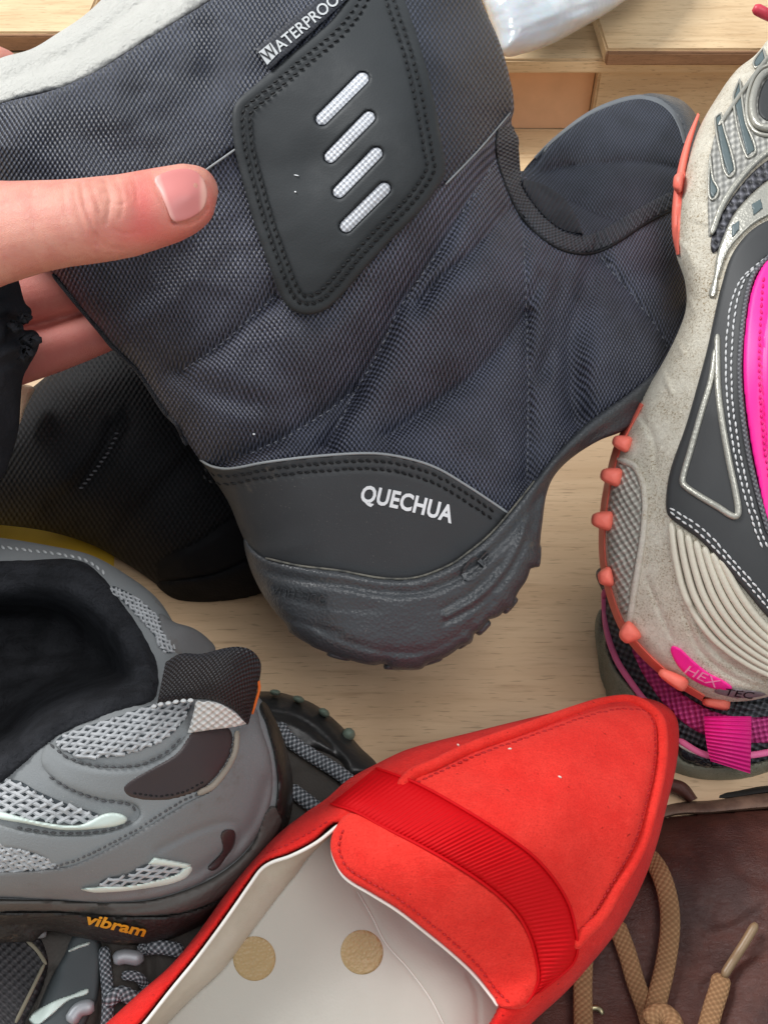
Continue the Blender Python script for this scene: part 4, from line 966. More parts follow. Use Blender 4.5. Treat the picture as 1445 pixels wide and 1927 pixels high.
# ================================================================== RED LOAFER
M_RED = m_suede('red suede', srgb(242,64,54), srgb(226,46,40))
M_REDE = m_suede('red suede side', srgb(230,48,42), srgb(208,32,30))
M_REDT = m_plain('red thread', srgb(186,20,24), 0.6)
M_RIB = m_plain('red grosgrain', srgb(198,6,16), 0.65, 0.15, 1500, 0.2, 0.0002, 0.06)
M_INS = m_pebble('beige insole', srgb(184,179,168), 0.42, 1100, 0.18, 0.0002, 0.4, var=0.05)
M_INSIDE = m_leather('beige lining', srgb(186,178,163), 0.45, 500, 0.35, 0.0004, srgb(172,163,146))
M_GOLD = m_pebble('gold foil dot', srgb(176,149,104), 0.4, 900, 0.6, 0.0005, 0.5, var=0.25)
M_WEDGE = m_plain('white lining edge', srgb(236,230,222), 0.6)
lo_o = [(130,1990),(200,1926),(262,1869),(321,1817),(373,1755),(425,1682),(473,1623),(525,1568),(574,1530),(615,1502),(655,1467),(707,1438),(770,1409),(891,1377),(988,1353),(1084,1331),(1157,1317),(1206,1313),(1246,1324),(1271,1348),(1277,1387),(1271,1445),(1256,1508),(1235,1590),(1206,1668),(1162,1750),(1104,1823),(1060,1871),(1002,1924),(930,2000),(700,2100),(200,2100)]
lo_t = [(200,1990,32.6),(330,1830,33.4),(470,1645,34.4),(560,1560,34.8),(650,1520,34.4),(720,1470,35.2),(850,1570,32.9),(700,1640,33.2),(850,1740,33.3),(960,1850,34.2),(1000,1660,33.3),(1050,1800,33.8),(1040,1880,33.7),
        (1050,1500,34.6),(900,1450,35.0),(1120,1420,36.6),(1220,1360,38.8),(1200,1560,35.6),(1130,1700,34.8),(940,1930,33.2),(500,1900,35.2),(750,1930,35.2)]
LO = Body(lo_o, lo_t, 62, 0.022)
open_o = [(638,1552),(594,1585),(546,1610),(511,1622),(491,1634),(473,1658),(442,1703),(408,1751),(366,1807),(321,1862),(273,1923),(200,2010),(420,2100),(860,2080),(900,1960),(936,1893),(929,1876),(891,1830),(842,1786),(794,1747),(745,1709),(697,1680),(648,1650),(625,1612),(622,1585)]
opp = curve(open_o, 10, True)
def lpit(u, v):
    q = np.stack([u, v], 1); d, _, _ = near(q, opp, True); d = np.where(inside(q, opp), d, -d)
    return 0.055 / (1 + np.exp(-(d + 1) / 1.2))
plug_e = [(779,1467),(818,1450),(891,1416),(988,1382),(1084,1348),(1143,1331),(1196,1329),(1225,1343),(1236,1372),(1235,1435),(1220,1508),(1196,1590),(1147,1678),(1118,1726),(1087,1757)]
lg = grooves([(plug_e, 1.8, 4, 4), ([(p[0]+(14 if i > 6 else -4), p[1]+(4 if i > 6 else -16)) for i, p in enumerate(plug_e)], -0.6, 9, 9),
              ([(p[0]+(34 if i > 6 else -8), p[1]+(10 if i > 6 else -34)) for i, p in enumerate(plug_e)], 1.0, 8, 8),
              ([(700,1476),(760,1450),(880,1404)], 1.2, 10, 14), ([(900,1450),(960,1480),(1010,1470)], 0.6, 24, 30), ([(480,1640),(540,1592),(600,1560),(650,1520)], -1.0, 12, 14), ([(330,1822),(400,1730),(470,1640)], -0.8, 10, 10)])
lon = vnoise(60, 61)
lof = lambda u, v: LO(u, v) + lg(u, v) + 0.0004*lon(u, v)
loaf = thing('loafer', 'pointed red suede loafer with ribbed ribbon and beige insole', 'shoe', tuple(W([700],[1960],[0.37])[0]))
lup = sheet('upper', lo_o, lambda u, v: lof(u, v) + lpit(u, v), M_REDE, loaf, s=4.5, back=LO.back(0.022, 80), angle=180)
# insole + side lining
ins_o = [(640,1545),(577,1612),(553,1646),(511,1698),(460,1767),(415,1826),(366,1871),(314,1923),(240,2010),(420,2090),(860,2080),(940,1960),(990,1880),(920,1760),(800,1660),(690,1590)]
ins_t = TPS([(650,1560,37.2),(560,1650,36.6),(460,1775,35.9),(366,1875,35.4),(250,2010,34.8),(550,1850,36.2),(700,1800,36.9),(850,1850,36.6),(900,1950,35.8),(700,1950,35.9),(800,1740,37.4)])
insole = sheet('insole', ins_o, ins_t, M_INS, loaf, s=5, lift=0.001, r=10, skirt=0.004,
               detail=grooves([([(673,1678),(700,1725),(726,1775),(770,1825),(810,1880),(836,1930)], 0.5, 2.5, 4), ([(880,1836),(896,1870),(900,1930)], 0.5, 3, 5), ([(740,1700),(780,1760),(840,1800)], 0.4, 20, 20)]))
tube('worn_crease', [(673,1678),(700,1725),(726,1775),(770,1825),(810,1880),(836,1930)], off(ins_t, -0.0007), 0.00022, m_plain('pale crease', srgb(232,228,220), 0.5), insole)
for (u, v) in ((479,1804),(681,1792)):
    t = np.linspace(0, 2*math.pi, 60, endpoint=False)
    sheet('gold_dot', np.stack([u + 40*np.cos(t), v + 42*np.sin(t)], 1), ins_t, M_GOLD, insole, s=3.5, lift=0.0014, r=3, edge=0.8, raw=True)
w_out = [(640,1552),(596,1587),(548,1612),(513,1624),(493,1637),(475,1661),(444,1706),(410,1754),(368,1810),(323,1865),(275,1926),(205,2010)]
w_in = [(642,1556),(580,1614),(556,1648),(548,1656),(514,1700),(505,1712),(463,1768),(440,1800),(417,1828),(368,1873),(316,1926),(245,2010)]
side_z = lambda u, v: np.where(True, 0.0, 0) + 0
wo, wi = resample(curve(w_out, 5), 120), resample(curve(w_in, 5), 120)
zo, zi = lof(wo[:, 0], wo[:, 1]) + 0.0015, ins_t(wi[:, 0], wi[:, 1]) - 0.0012
def wall(u, v):
    q = np.stack([u, v], 1); a, pa, _ = near(q, wo, False); b, pb, _ = near(q, wi, False)
    ia = ((pa[:, None] - wo[None])**2).sum(2).argmin(1); ib = ((pb[:, None] - wi[None])**2).sum(2).argmin(1)
    t = a / (a + b + 1e-6); return zo[ia]*(1-t)**1.0 + zi[ib]*t - 0.004*np.sin(math.pi*t)*t
strip('side_lining', w_out, w_in, wall, M_INSIDE, loaf, 120, 14, 0.0003, 1.0, lambda s, t: 0.0004*np.exp(-((t-0.9)/0.06)**2), 0.002)
stitches('stitching', [(p[0]-6, p[1]-4) for p in ((577,1612),(553,1646),(511,1698),(460,1767),(415,1826),(366,1871),(314,1923))], off(ins_t, -0.0026), m_plain('cream thread', srgb(232,222,206), 0.6), loaf, 4, 15, 0.0005, 0.0006)
tube('lining_edge', [(p[0]-1, p[1]-1) for p in w_out], off(lof, 0.0004), 0.0006, M_WEDGE, loaf)
stitches('stitching', [(618,1545),(580,1568),(540,1590),(500,1606)], off(lof, 0.0), M_REDT, lup, 8, 4, 0.00035, 0.0003)
# tongue
ton_o = [(690,1536),(658,1530),(634,1552),(622,1585),(627,1615),(648,1648),(697,1678),(745,1707),(794,1745),(842,1784),(891,1828),(929,1876),(939,1893),(968,1899),(992,1892),(1012,1858),(1012,1810),(990,1750),(940,1690),(860,1632),(780,1585)]
tz_ = lambda u, v: LO(u, v) + 0.0002*lon(u*2, v*2)
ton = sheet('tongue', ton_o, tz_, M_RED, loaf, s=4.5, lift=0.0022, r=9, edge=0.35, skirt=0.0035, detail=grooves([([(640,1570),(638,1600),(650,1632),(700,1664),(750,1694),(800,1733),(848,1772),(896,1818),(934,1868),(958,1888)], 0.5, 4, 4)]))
tube('lining_edge', [(624,1590),(630,1618),(650,1652),(699,1683),(747,1713),(796,1751),(844,1790),(890,1833),(928,1880),(936,1893)], off(tz_, 0.0014), 0.0006, M_WEDGE, loaf)
stitches('stitching', [(648,1560),(638,1585),(642,1612),(660,1638),(704,1664),(752,1692),(802,1731),(850,1770),(898,1816),(936,1866),(958,1887)], off(tz_, -0.0019), M_REDT, ton, 8, 4, 0.0004, 0.0004)
# raised plug
plug_o = plug_e + [(1060,1710),(1000,1640),(940,1590),(870,1535)]
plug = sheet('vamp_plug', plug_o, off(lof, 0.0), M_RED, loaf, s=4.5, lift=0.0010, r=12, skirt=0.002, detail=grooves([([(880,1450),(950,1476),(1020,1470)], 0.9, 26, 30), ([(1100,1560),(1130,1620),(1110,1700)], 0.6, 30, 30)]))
stitches('stitching', [(p[0]+(-5 if i > 6 else 3), p[1]+(0 if i > 6 else 6)) for i, p in enumerate(plug_e)], off(lof, -0.0006), M_REDT, plug, 9, 3, 0.00045, 0.0005, skew=1)
pip_e = [(752,1482)] + [(p[0]+(9 if i > 6 else -3), p[1]+(2 if i > 6 else -10)) for i, p in enumerate(plug_e)] + [(1078,1782)]
tube('piping', pip_e, off(lof, 0.0), 0.0021, M_RED, loaf, 0.9, lift=0.0009, n=14)
# ribbon
rb_t = [(707,1445),(784,1474),(871,1522),(949,1571),(1002,1610),(1041,1653),(1070,1702),(1084,1755),(1086,1790),(1076,1815),(1046,1842),(1012,1868)]
rb_b = [(622,1512),(668,1527),(721,1556),(794,1593),(866,1634),(929,1678),(973,1721),(997,1765),(1009,1808),(1013,1842),(1004,1868),(990,1888)]
rib_z = lambda u, v: LO(u, v) - 0.0012
rb = strip('ribbon', rb_t, rb_b, rib_z, M_RIB, loaf, 420, 9, 0.0016, 0.5, lambda s, t: 0.00024*np.cos(s*2*math.pi/8.6)*np.clip(np.minimum(t, 1-t)*12, 0, 1), 0.004)
for e in (rb_t, rb_b):
    tube('ribbon_edge', e, off(rib_z, -0.0005), 0.00055, M_RIB, rb, sp=4)
M_SPECK = m_plain('lint', srgb(236,228,214), 0.8)
for i, (u, v, r_) in enumerate(((959,1409,4),(1053,1462,4),(862,1402,3))):
    V, f = blob(u, v, float(lof(np.array([u*1.0]), np.array([v*1.0]))[0]) - 0.0012, r_, 2, 0.0004, 0.5*i); link('lint_speck', V, f, M_SPECK, loaf, np.zeros((len(V), 2)))

# ================================================================== PINK RUNNING SHOE (right)
def midmat(name, col, dirt, amt):
    k = NT(name)
    n = k.noise(900, 4, 0.7, dist=1.5); d = k.ramp(k.noise(38, 6, 0.75), 0.40 - amt, 0.66)
    sp = k.ramp(k.noise(1300, 4, 0.65), 0.50, 0.62); br = k.ramp(k.noise(700, 3, 0.6), 0.55, 0.7)
    c = k.mix(k.math('MULTIPLY', k.math('MULTIPLY_ADD', sp, 0.75, 0.25), d), col, dirt)
    c = k.mix(k.math('MULTIPLY', br, 0.35), c, tuple(min(1, x*1.35) for x in col))
    return k.done(c, 0.5, k.bump(n, 0.9, 0.0009), 0.4)
M_MID = midmat('dirty midsole', srgb(224,218,202), srgb(142,120,86), 0.10)
M_MIDC = midmat('cream midsole', srgb(214,208,196), srgb(180,164,134), 0.0)
M_ORG = m_plain('coral rubber', srgb(248,122,104), 0.5, 0.4, 500, 0.3, 0.0004, 0.12)
M_PBLK = m_plain('charcoal synthetic', srgb(58,59,60), 0.55, 0.35, 900, 0.12, 0.0002, 0.15)
M_PINK = m_plain('hot pink synthetic', srgb(250,38,150), 0.45, 0.4, 1200, 0.1, 0.0002, 0.06)
M_SIL = m_pebble('silver foil', srgb(176,174,164), 0.32, 900, 0.3, 0.0004, 0.5)
M_SIL.node_tree.nodes['Principled BSDF'].inputs['Metallic'].default_value = 0.45
M_SILM = m_weave('silver textile', srgb(112,112,108), srgb(196,194,186), 14, 10, 0.8, 0.0004, 0.45, 0.5, 0.6)
M_TEAL = m_plain('slate window', srgb(86,99,101), 0.4)
M_BMESH = m_weave('black open mesh', srgb(28,28,32), srgb(116,116,124), 8, 11, 1.0, 0.0012, 0.5, 0.4, 0.7)
M_WTHREAD = m_plain('white thread', srgb(206,206,206), 0.7)
pk_o = [(1690,200),(1640,90),(1560,40),(1460,62),(1420,104),(1385,132),(1350,180),(1312,248),(1288,330),(1276,400),(1270,470),(1288,530),(1290,580),(1272,632),(1242,690),(1212,740),(1196,770),(1166,830),(1150,872),(1138,932),(1131,1000),(1133,1060),(1147,1124),(1172,1186),(1214,1238),(1264,1280),(1312,1308),(1362,1320),(1424,1316),(1500,1290),(1600,1220),(1680,1080),(1730,850),(1735,560),(1720,360)]
pk_t = [(1450,100,44),(1400,150,43.5),(1340,260,42.5),(1310,420,41),(1440,220,42),(1440,430,39.6),(1310,560,40),(1400,600,38.2),(1250,760,39.6),(1340,780,37.8),(1440,800,37),(1190,900,39.8),(1150,1000,40.2),(1280,960,38),(1400,1000,36.8),
        (1200,1140,39.6),(1300,1180,38.2),(1420,1180,37.2),(1280,1260,39.4),(1380,1300,38.8),(1520,700,37),(1520,1200,37),(1650,700,38.5),(1640,300,41),(1640,1050,38.5)]
PK = Body(pk_o, pk_t, 34, 0.013)
ridge = [(1163,864),(1195,880),(1212,930),(1210,1000),(1198,1080),(1185,1160),(1180,1182)]
pg = grooves([([(1296,560),(1306,584)], -1.2, 3, 3), ([(1266,624),(1286,668)], -1.2, 3, 3), ([(1240,682),(1264,742)], -1.2, 3, 3), ([(1270,448),(1292,470),(1304,500)], -1.0, 4, 4),
              ([(1205,780),(1228,830),(1232,880)], 0.9, 4, 6), ([(1300,1140),(1330,1210),(1390,1262),(1460,1288)], 1.0, 4, 5), ([(1284,1150),(1316,1224),(1380,1276),(1460,1300)], 0.8, 4, 5),
              ([(1215,1090),(1240,1150),(1262,1200)], 0.7, 4, 6), ([(1300,420),(1332,428)], 1.2, 2.5, 2.5)])
pkf = lambda u, v: PK(u, v) + pg(u, v)
pk = thing('running_shoe', 'pink and silver running shoe leaning sole out against the boot', 'shoe', tuple(W([1330],[1318],[0.41])[0]), 'pair of pink running shoes')
mid = sheet('midsole', pk_o, pkf, M_MID, pk, s=4, back=PK.back(0.05, 120), angle=180)
def ppan(name, o, m, lift=0.0015, s=4, r=6, edge=0.35, par=None, **k): return sheet(name, o, pkf, m, par or pk, s=s, lift=lift, r=r, edge=edge, **k)
# outsole edge and lugs
def orange(A, B):
    return strip('outsole', A, B, lambda u, v: PK(u, v), M_ORG, pk, 90, 6, 0.0030, 1.0, None, 0.012)
o1 = orange([(1312,212),(1288,268),(1272,330),(1264,390),(1264,440),(1272,480)], [(1316,216),(1298,280),(1287,340),(1281,390),(1278,440),(1278,478)])
o2 = orange([(1202,756),(1160,826),(1144,876),(1131,940),(1126,1000),(1128,1060),(1142,1126),(1168,1190),(1210,1242),(1260,1284),(1320,1320)], [(1210,762),(1174,832),(1158,880),(1145,940),(1139,1000),(1141,1056),(1154,1118),(1180,1180),(1222,1230),(1270,1272),(1326,1308)])
for (u, v, a, b, r_, z, par) in ((1266,344,7,22,0.1,0.425,o1),(1161,836,14,17,0.3,0.406,o2),(1141,898,16,19,0.2,0.408,o2),(1124,980,16,20,0.1,0.410,o2),(1130,1088,11,20,-0.2,0.41,o2),(1176,1198,14,22,-0.7,0.407,o2),(1258,1282,23,15,0.5,0.402,o2),(1338,1324,20,13,0.1,0.398,o2)):
    z = float(PK(np.array([u + 26.0*math.cos(r_)]), np.array([v - 26.0*abs(math.sin(r_))]))[0]) + 0.004
    V, f = blob(u + 9*math.cos(r_), v - 9*abs(math.sin(r_)), z, a*1.34, b*0.86, 0.008, r_, 16, 10, 0.6, 0.3); link('lug', V, f, M_ORG, par, np.zeros((len(V), 2)))
# textured heel window in the midsole
win = [(1164,872),(1190,884),(1204,920),(1206,960),(1202,1010),(1194,1060),(1184,1110),(1176,1156),(1162,1120),(1146,1060),(1142,1000),(1148,930)]
M_KNURL = m_weave('knurled rubber', srgb(150,146,136), srgb(222,218,206), 13, 13, 1.0, 0.0010, 0.5, 0.4, 0.25)
ppan('knurled_window', win, M_KNURL, 0.0008, 3, 5, 0.5)
tube('midsole_ridge', ridge, off(pkf, 0.0004), 0.0013, M_MIDC, pk)
# heel rings
M_RING = m_pebble('pearly cream', srgb(206,199,182), 0.32, 700, 0.25, 0.0003, 0.5, srgb(150,128,96), 0.1, 90)
a1 = [(1262,984),(1272,1056),(1292,1128),(1336,1196),(1400,1246),(1470,1280)]; a7 = [(1356,1052),(1384,1106),(1412,1148),(1440,1180),(1470,1206),(1500,1226)]
A1, A7 = resample(curve(a1, 5), 40), resample(curve(a7, 5), 40)
ppan('ring_bed', [(1258,968),(1300,1000),(1356,1050),(1450,1170),(1520,1220),(1520,1300),(1440,1270),(1376,1232),(1318,1176),(1284,1110),(1264,1040)], m_plain('ring bed', srgb(150,128,106), 0.5, vscale=60, col2=srgb(172,150,130)), -0.0008, 4, 4, 1.0, skirt=0.002)
for k_ in range(7):
    q = A1 + (A7 - A1) * k_ / 6.0
    tube('heel_ring', [tuple(x) for x in q[::3]], off(pkf, -0.0004), 0.0014, M_RING, pk, 0.9)
# silver toe side
sil_o = [(1520,60),(1450,98),(1412,148),(1378,196),(1352,234),(1336,290),(1331,360),(1332,420),(1336,445),(1362,392),(1404,332),(1450,290),(1520,250)]
sil = ppan('toe_overlay', sil_o, M_SILM, 0.0015, 4, 6, 0.4)
tube('silver_edge', [(1450,100),(1412,150),(1378,198),(1352,236)], off(pkf, -0.0016), 0.0009, M_SIL, pk)
tube('silver_edge', [(1500,252),(1446,284),(1404,322),(1362,380),(1338,440)], off(pkf, -0.0016), 0.0012, M_SIL, pk)
for w in ([(1435,91),(1439,113),(1421,127),(1417,117)], [(1391,148),(1402,228),(1421,283),(1404,295),(1379,187)], [(1356,212),(1361,239),(1382,319),(1369,332),(1356,291),(1345,223)], [(1335,291),(1341,337),(1351,358),(1340,376),(1333,363)]):
    w3 = [(*p, 1) for p in w]
    wp = ppan('slate_window', w3, M_TEAL, 0.0020, 2.5, 3, 0.5, par=sil)
    tube('window_rim', w + w[:1], off(pkf, -0.0020), 0.00045, M_SIL, wp)
oval = [(1470,142),(1441,150),(1427,180),(1426,212),(1438,226),(1470,228)]
ppan('dark_eyelet', oval, M_PBLK, 0.0024, 3, 4, 0.5, par=sil)
tube('silver_ring', [(1470,130),(1436,140),(1418,176),(1416,216),(1430,238),(1470,240)], off(pkf, -0.0022), 0.0016, M_SIL, sil)
tube('silver_ring', [(1470,118),(1430,130),(1408,172),(1406,222),(1424,250),(1470,256)], off(pkf, -0.0018), 0.0008, M_SIL, sil)
ppan('mesh_strip', [(1500,270),(1446,300),(1408,332),(1366,388),(1340,441),(1338,474),(1350,470),(1376,409),(1408,370),(1446,338),(1500,312)], M_BMESH, 0.0016, 3, 5, 0.4)
ppan('silver_band', [(1500,314),(1446,340),(1408,372),(1376,411),(1350,472),(1342,520),(1338,560),(1352,520),(1372,470),(1410,428),(1450,404),(1500,390)], M_SIL, 0.0020, 3, 5, 0.4)
for w in ([(1412,384),(1431,372),(1436,392),(1416,408)], [(1374,424),(1392,412),(1392,432),(1376,450)]):
    ppan('slate_window', [(*p, 1) for p in w], M_TEAL, 0.0026, 2.5, 3, 0.5)
# charcoal panel, pink panel
blk_o = [(1520,392),(1450,412),(1410,436),(1376,480),(1356,540),(1342,600),(1330,656),(1314,716),(1290,800),(1262,880),(1254,920),(1253,962),(1262,976),(1320,1020),(1380,1086),(1450,1168),(1520,1225),(1520,1100),(1450,1010),(1418,884),(1401,780),(1394,690),(1400,600),(1416,530),(1444,484),(1520,460)]
blk = ppan('charcoal_overlay', blk_o, M_PBLK, 0.0026, 4, 7, 0.35, skirt=0.004)
pnk = ppan('pink_panel', [(1540,455),(1450,480),(1418,528),(1402,600),(1396,690),(1403,780),(1420,884),(1452,1008),(1540,1100)], M_PINK, 0.0042, 4, 9, 0.2, detail=grooves([([(1450,560),(1436,640),(1434,740),(1442,860)], 0.8, 4, 4)]), skirt=0.004)
pb = off(pkf, -0.0026)
tube('panel_piping', [(1460,470),(1420,512),(1404,560),(1394,640),(1391,700),(1397,784),(1414,884),(1446,1004)], pb, 0.0009, m_weave('grey piping', srgb(70,70,74), srgb(130,130,134), 20, 6), pnk)
for dx in (-16, -26):
    stitches('stitching', [(1452,486+dx*0.3),(1414+dx*0.6,520),(1401+dx,570),(1393+dx,640),(1391+dx,700),(1397+dx,786),(1415+dx,888),(1446+dx,996),(1460+dx,1030)], pb, M_WTHREAD, blk, 10, 3, 0.00040, 0.0004)
for dy in (0, -13):
    stitches('stitching', [(1258,962+dy*0.6),(1318+4,1010+dy),(1386,1076+dy),(1450,1150+dy)], pb, M_WTHREAD, blk, 11, 3, 0.00040, 0.0004)
stitches('stitching', [(1436,520),(1430,600),(1428,700),(1434,800),(1446,900)], off(pkf, -0.0042), m_plain('pink thread', srgb(226,20,120), 0.6), pnk, 8, 4, 0.0004, 0.0003)
tube('triangle_frame', [(1346,656),(1338,712),(1318,780),(1298,850),(1284,900),(1286,912),(1310,930),(1350,954),(1380,972),(1388,966),(1384,930),(1370,862),(1356,780),(1350,720),(1349,630)], off(pkf, -0.0022), 0.0012, M_SIL, blk)
ppan('mesh_upper', [(1535,470),(1600,300),(1680,260),(1716,400),(1722,600),(1718,840),(1668,1060),(1600,1160),(1535,1120),(1500,800)], M_BMESH, 0.0030, 6, 10, 0.2)
# badge
bd = ppan('pink_badge', [(1262,1218),(1278,1220),(1300,1240),(1332,1266),(1366,1284),(1376,1297),(1346,1297),(1310,1284),(1284,1264),(1268,1242)], M_PINK, 0.0016, 2.5, 3, 0.5)
ppan('grey_badge', [(1344,1299),(1378,1297),(1432,1303),(1440,1308),(1400,1314),(1366,1310)], m_plain('violet grey', srgb(128,116,122), 0.5), 0.0014, 2.5, 3, 0.5)
lettering('lettering', 'HEX', (1286,1266), (1346,1295), 17, off(pkf, -0.0016), M_PINKL if False else m_plain('pale pink print', srgb(250,150,190), 0.5), bd, 0.0004, 0.0, 0.25)
lettering('lettering', 'TEC', (1360,1308), (1414,1316), 13, off(pkf, -0.0014), M_BLK, bd, 0.0004, 0.0, 0.3)
lt = tube('lace_end', [(1417,14,40),(1440,26,40),(1475,42,40.5),(1530,80,41.2),(1580,150,41.5),(1610,250,41)], None, 0.0022, m_plain('red aglet', srgb(214,66,84), 0.4), pk)

# ================================================================== SECOND PINK SHOE (under it)
M_MAG = m_weave('magenta mesh', srgb(160,30,98), srgb(240,92,166), 14, 14, 1.0, 0.0010, 0.6, 0.3, 0.6)
M_DGM = m_weave('dark grey mesh b', srgb(40,42,46), srgb(108,110,116), 13, 13, 1.0, 0.0012, 0.6, 0.3, -0.4)
M_LPINK = m_plain('rose piping', srgb(232,112,160), 0.5)
M_OLIVE = midmat('olive sole', srgb(140,140,122), srgb(92,88,68), 0.1)
p2_o = [(1126,1070),(1138,1130),(1134,1200),(1136,1270),(1150,1340),(1230,1440),(1290,1468),(1350,1474),(1410,1468),(1460,1450),(1560,1405),(1680,1330),(1720,1200),(1620,1080),(1300,1020)]
p2_t = [(1150,1150,45),(1150,1300,44.3),(1220,1260,43),(1260,1400,42.4),(1350,1370,41.2),(1350,1460,42.2),(1450,1380,41.4),(1450,1450,42.4),(1300,1200,42.8),(1500,1250,42)]
P2 = Body(p2_o, p2_t, 44, 0.014); p2f = lambda u, v: P2(u, v)
pk2 = thing('running_shoe', 'second pink and grey running shoe, heel loop hanging behind the red toe', 'shoe', tuple(W([1350],[1472],[0.425])[0]), 'pair of pink running shoes')
sheet('heel_upper', p2_o, p2f, M_DGM, pk2, s=5, back=P2.back(0.03), angle=180)
def qpan(name, o, m, lift=0.0015, s=3.5, r=5, edge=0.4, **k): return sheet(name, o, p2f, m, pk2, s=s, lift=lift, r=r, edge=edge, **k)
qpan('sole', [(1126,1150),(1142,1220),(1160,1262),(1196,1306),(1216,1340),(1270,1396),(1284,1428),(1330,1440),(1400,1440),(1470,1420),(1560,1390),(1560,1440),(1460,1456),(1410,1470),(1350,1476),(1290,1470),(1226,1440),(1140,1330),(1126,1250)], M_OLIVE, 0.004, 4, 12, 0.1)
qpan('magenta_mesh', [(1192,1214),(1216,1236),(1250,1276),(1290,1310),(1340,1338),(1400,1350),(1470,1342),(1560,1300),(1560,1380),(1480,1396),(1420,1398),(1360,1392),(1310,1376),(1262,1340),(1224,1292),(1200,1250)], M_MAG, 0.0016, 3.5, 6, 0.3)
qpan('grey_collar_mesh', [(1266,1290),(1300,1306),(1345,1328),(1400,1338),(1470,1330),(1560,1290),(1560,1250),(1470,1312),(1400,1322),(1350,1318),(1300,1294)], M_DGM, 0.0022, 3, 5, 0.3)
tube('piping', [(1136,1110),(1140,1180),(1158,1238),(1188,1286),(1222,1330),(1262,1372)], off(p2f, -0.0012), 0.0014, M_LPINK, pk2, 0.7)
tube('piping', [(1276,1392),(1320,1418),(1360,1424),(1420,1420),(1500,1404)], off(p2f, -0.0036), 0.0014, M_LPINK, pk2, 0.7)
tube('piping', [(1276,1400),(1304,1414),(1332,1422)], off(p2f, -0.004), 0.0010, M_MIDC, pk2, 0.7)
M_SHINY = m_plain('black gloss', srgb(34,36,42), 0.15, 0.6, 120, 0.8, 0.004)
qpan('gloss_patch', [(1276,1406),(1310,1418),(1336,1428),(1336,1446),(1300,1436),(1278,1424)], M_SHINY, 0.0048, 3, 5, 0.3)
pull_t = [(1324,1348),(1326,1380),(1330,1408),(1336,1432)]; pull_b = [(1413,1348),(1413,1380),(1412,1416),(1411,1456)]
pz = TPS([(1324,1348,40.2),(1413,1348,40.2),(1336,1432,41.0),(1411,1456,41.2),(1370,1380,39.9),(1380,1420,40.4)])
strip('pull_tab', pull_t, pull_b, pz, m_plain('magenta ribbon', srgb(222,24,128), 0.45, 0.4, var=0.05), pk2, 130, 8, 0.0008, 0.4, lambda s, t: 0.00042*np.cos(s*2*math.pi/7.6), 0.002, thick=0.0018)

# ================================================================== BROWN LEATHER SHOE
M_BRN = m_leather('brown leather', srgb(84,48,39), 0.42, 260, 0.55, 0.0009, srgb(54,29,24), 0.35, 22)
M_BWELT = m_plain('worn leather edge', srgb(118,92,76), 0.6, 0.35, 400, 0.5, 0.0006, 0.3, 90, col2=srgb(84,62,52))
M_BLACE = m_weave('tan lace', srgb(124,92,64), srgb(160,124,90), 18, 17, 0.7, 0.0004, 0.85, 0.15)
br_o = [(820,2020),(880,1880),(980,1720),(1100,1590),(1190,1552),(1250,1536),(1330,1529),(1446,1521),(1560,1518),(1700,1540),(1800,1640),(1800,1900),(1700,2060),(1000,2060)]
br_t = [(900,1980,35.6),(1000,1950,35.8),(1060,1860,36.9),(1150,1800,37.3),(1240,1650,38.4),(1260,1545,40.8),(1420,1540,40.2),(1350,1650,38.0),(1450,1700,37.0),(1300,1800,37.0),(1200,1920,36.0),(1400,1900,35.2),(1520,1900,35.0)]
brn = vnoise(70, 71)
BR = Body(br_o, br_t, 36, 0.010, lambda u, v: 0.0007*brn(u, v)); 
brg = grooves([([(1290,1600),(1340,1660),(1330,1740)], 1.0, 14, 18), ([(1445,1700),(1390,1740),(1330,1760)], 1.2, 10, 16), ([(1445,1790),(1380,1810),(1320,1860)], 1.0, 10, 14), ([(1360,1580),(1400,1640),(1445,1660)], 0.8, 14, 18)])
brf = lambda u, v: BR(u, v) + brg(u, v)
bs = thing('leather_shoe', 'brown leather shoe with tan laces under the red loafer', 'shoe', tuple(W([1300],[1900],[0.37])[0]))
sheet('upper', br_o, brf, M_BRN, bs, s=5, back=BR.back(0.02), angle=180)
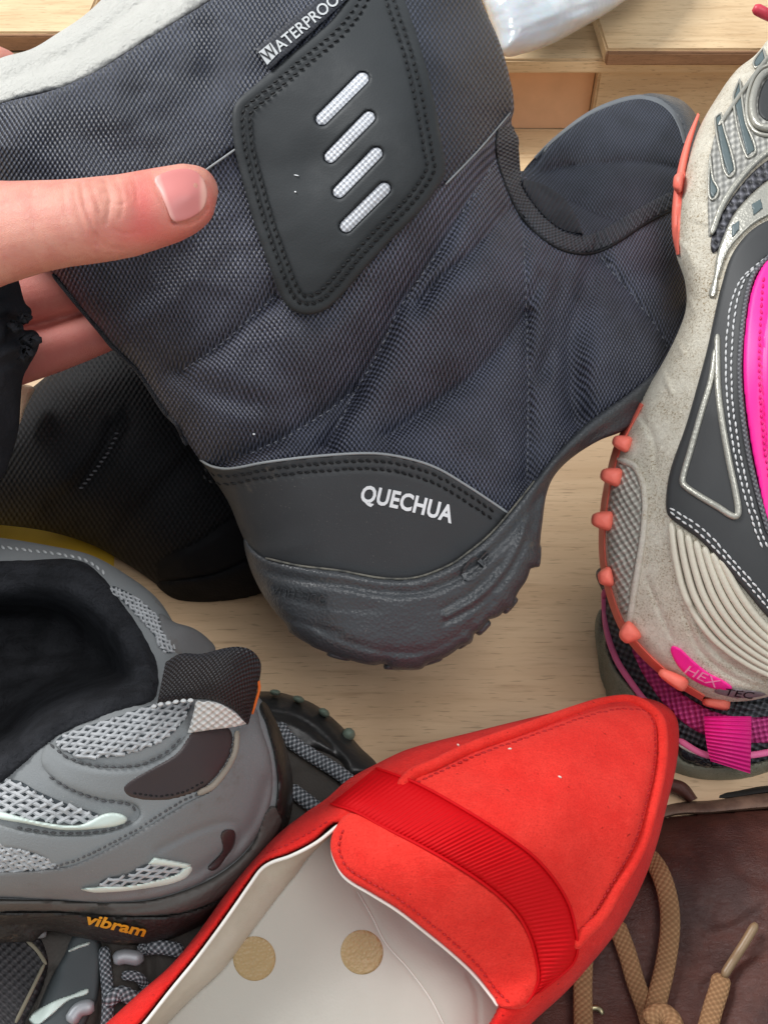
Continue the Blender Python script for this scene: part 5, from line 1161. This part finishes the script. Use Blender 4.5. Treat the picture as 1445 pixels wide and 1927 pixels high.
strip('welt', [(1180,1556),(1250,1514),(1340,1506),(1446,1492),(1560,1486),(1700,1508),(1806,1612)], [(1190,1578),(1256,1538),(1340,1531),(1446,1522),(1560,1519),(1696,1540),(1790,1640)], off(BR.t, 0.006), M_BWELT, bs, 60, 8, 0.003, 0.8, None, 0.006)
strip('sole_edge', [(1300,1500),(1334,1488),(1380,1486),(1446,1478),(1560,1472)], [(1300,1512),(1340,1508),(1380,1504),(1446,1494),(1560,1488)], off(BR.t, 0.010), m_plain('black sole edge', srgb(36,34,32), 0.6), bs, 40, 5, 0.002, 1.0, None, 0.008)
strip('leather_strap', [(1262,1464),(1290,1474),(1312,1502)], [(1256,1490),(1276,1498),(1296,1510)], lambda u, v: np.full(len(u), 0.418), M_BRN, bs, 20, 6, 0.003, 1.0, None, 0.004)
LZ = lambda dz: off(brf, -dz)
tube('lace', [(1216,1606),(1240,1640),(1256,1690),(1260,1745),(1252,1810),(1236,1880),(1226,1925)], LZ(0.004), 0.0036, M_BLACE, bs, 0.32, n=16)
tube('lace', [(1158,1736),(1178,1790),(1196,1850),(1216,1905),(1232,1970)], LZ(0.003), 0.0034, M_BLACE, bs, 0.32, n=16)
tube('lace', [(1098,1800),(1096,1860),(1098,1960)], LZ(0.005), 0.0034, M_BLACE, bs, 0.32, n=16)
tube('lace', [(1358,1834),(1352,1862),(1340,1900),(1322,1970)], LZ(0.004), 0.0034, M_BLACE, bs, 0.32, n=16)
tube('aglet', [(1422,1738),(1398,1778),(1374,1815),(1360,1838)], LZ(0.004), 0.0016, m_plain('aglet', srgb(132,108,80), 0.4, 0.5), bs)
tube('lace_knot', [(1216,1925),(1240,1908),(1262,1920),(1272,1960)], LZ(0.007), 0.0036, M_BLACE, bs, 0.8, n=16)
t = np.linspace(0.4, 5.2, 12)
tube('eyelet', [(1118 + 17*math.cos(a), 1918 - 22*math.sin(a)) for a in t], LZ(0.003), 0.0011, NT('brass').done(srgb(150,140,110), 0.3, None, 0.5, Metallic=0.9), bs)

for o_ in bpy.data.objects:
    if '_w' in o_: del o_['_w']
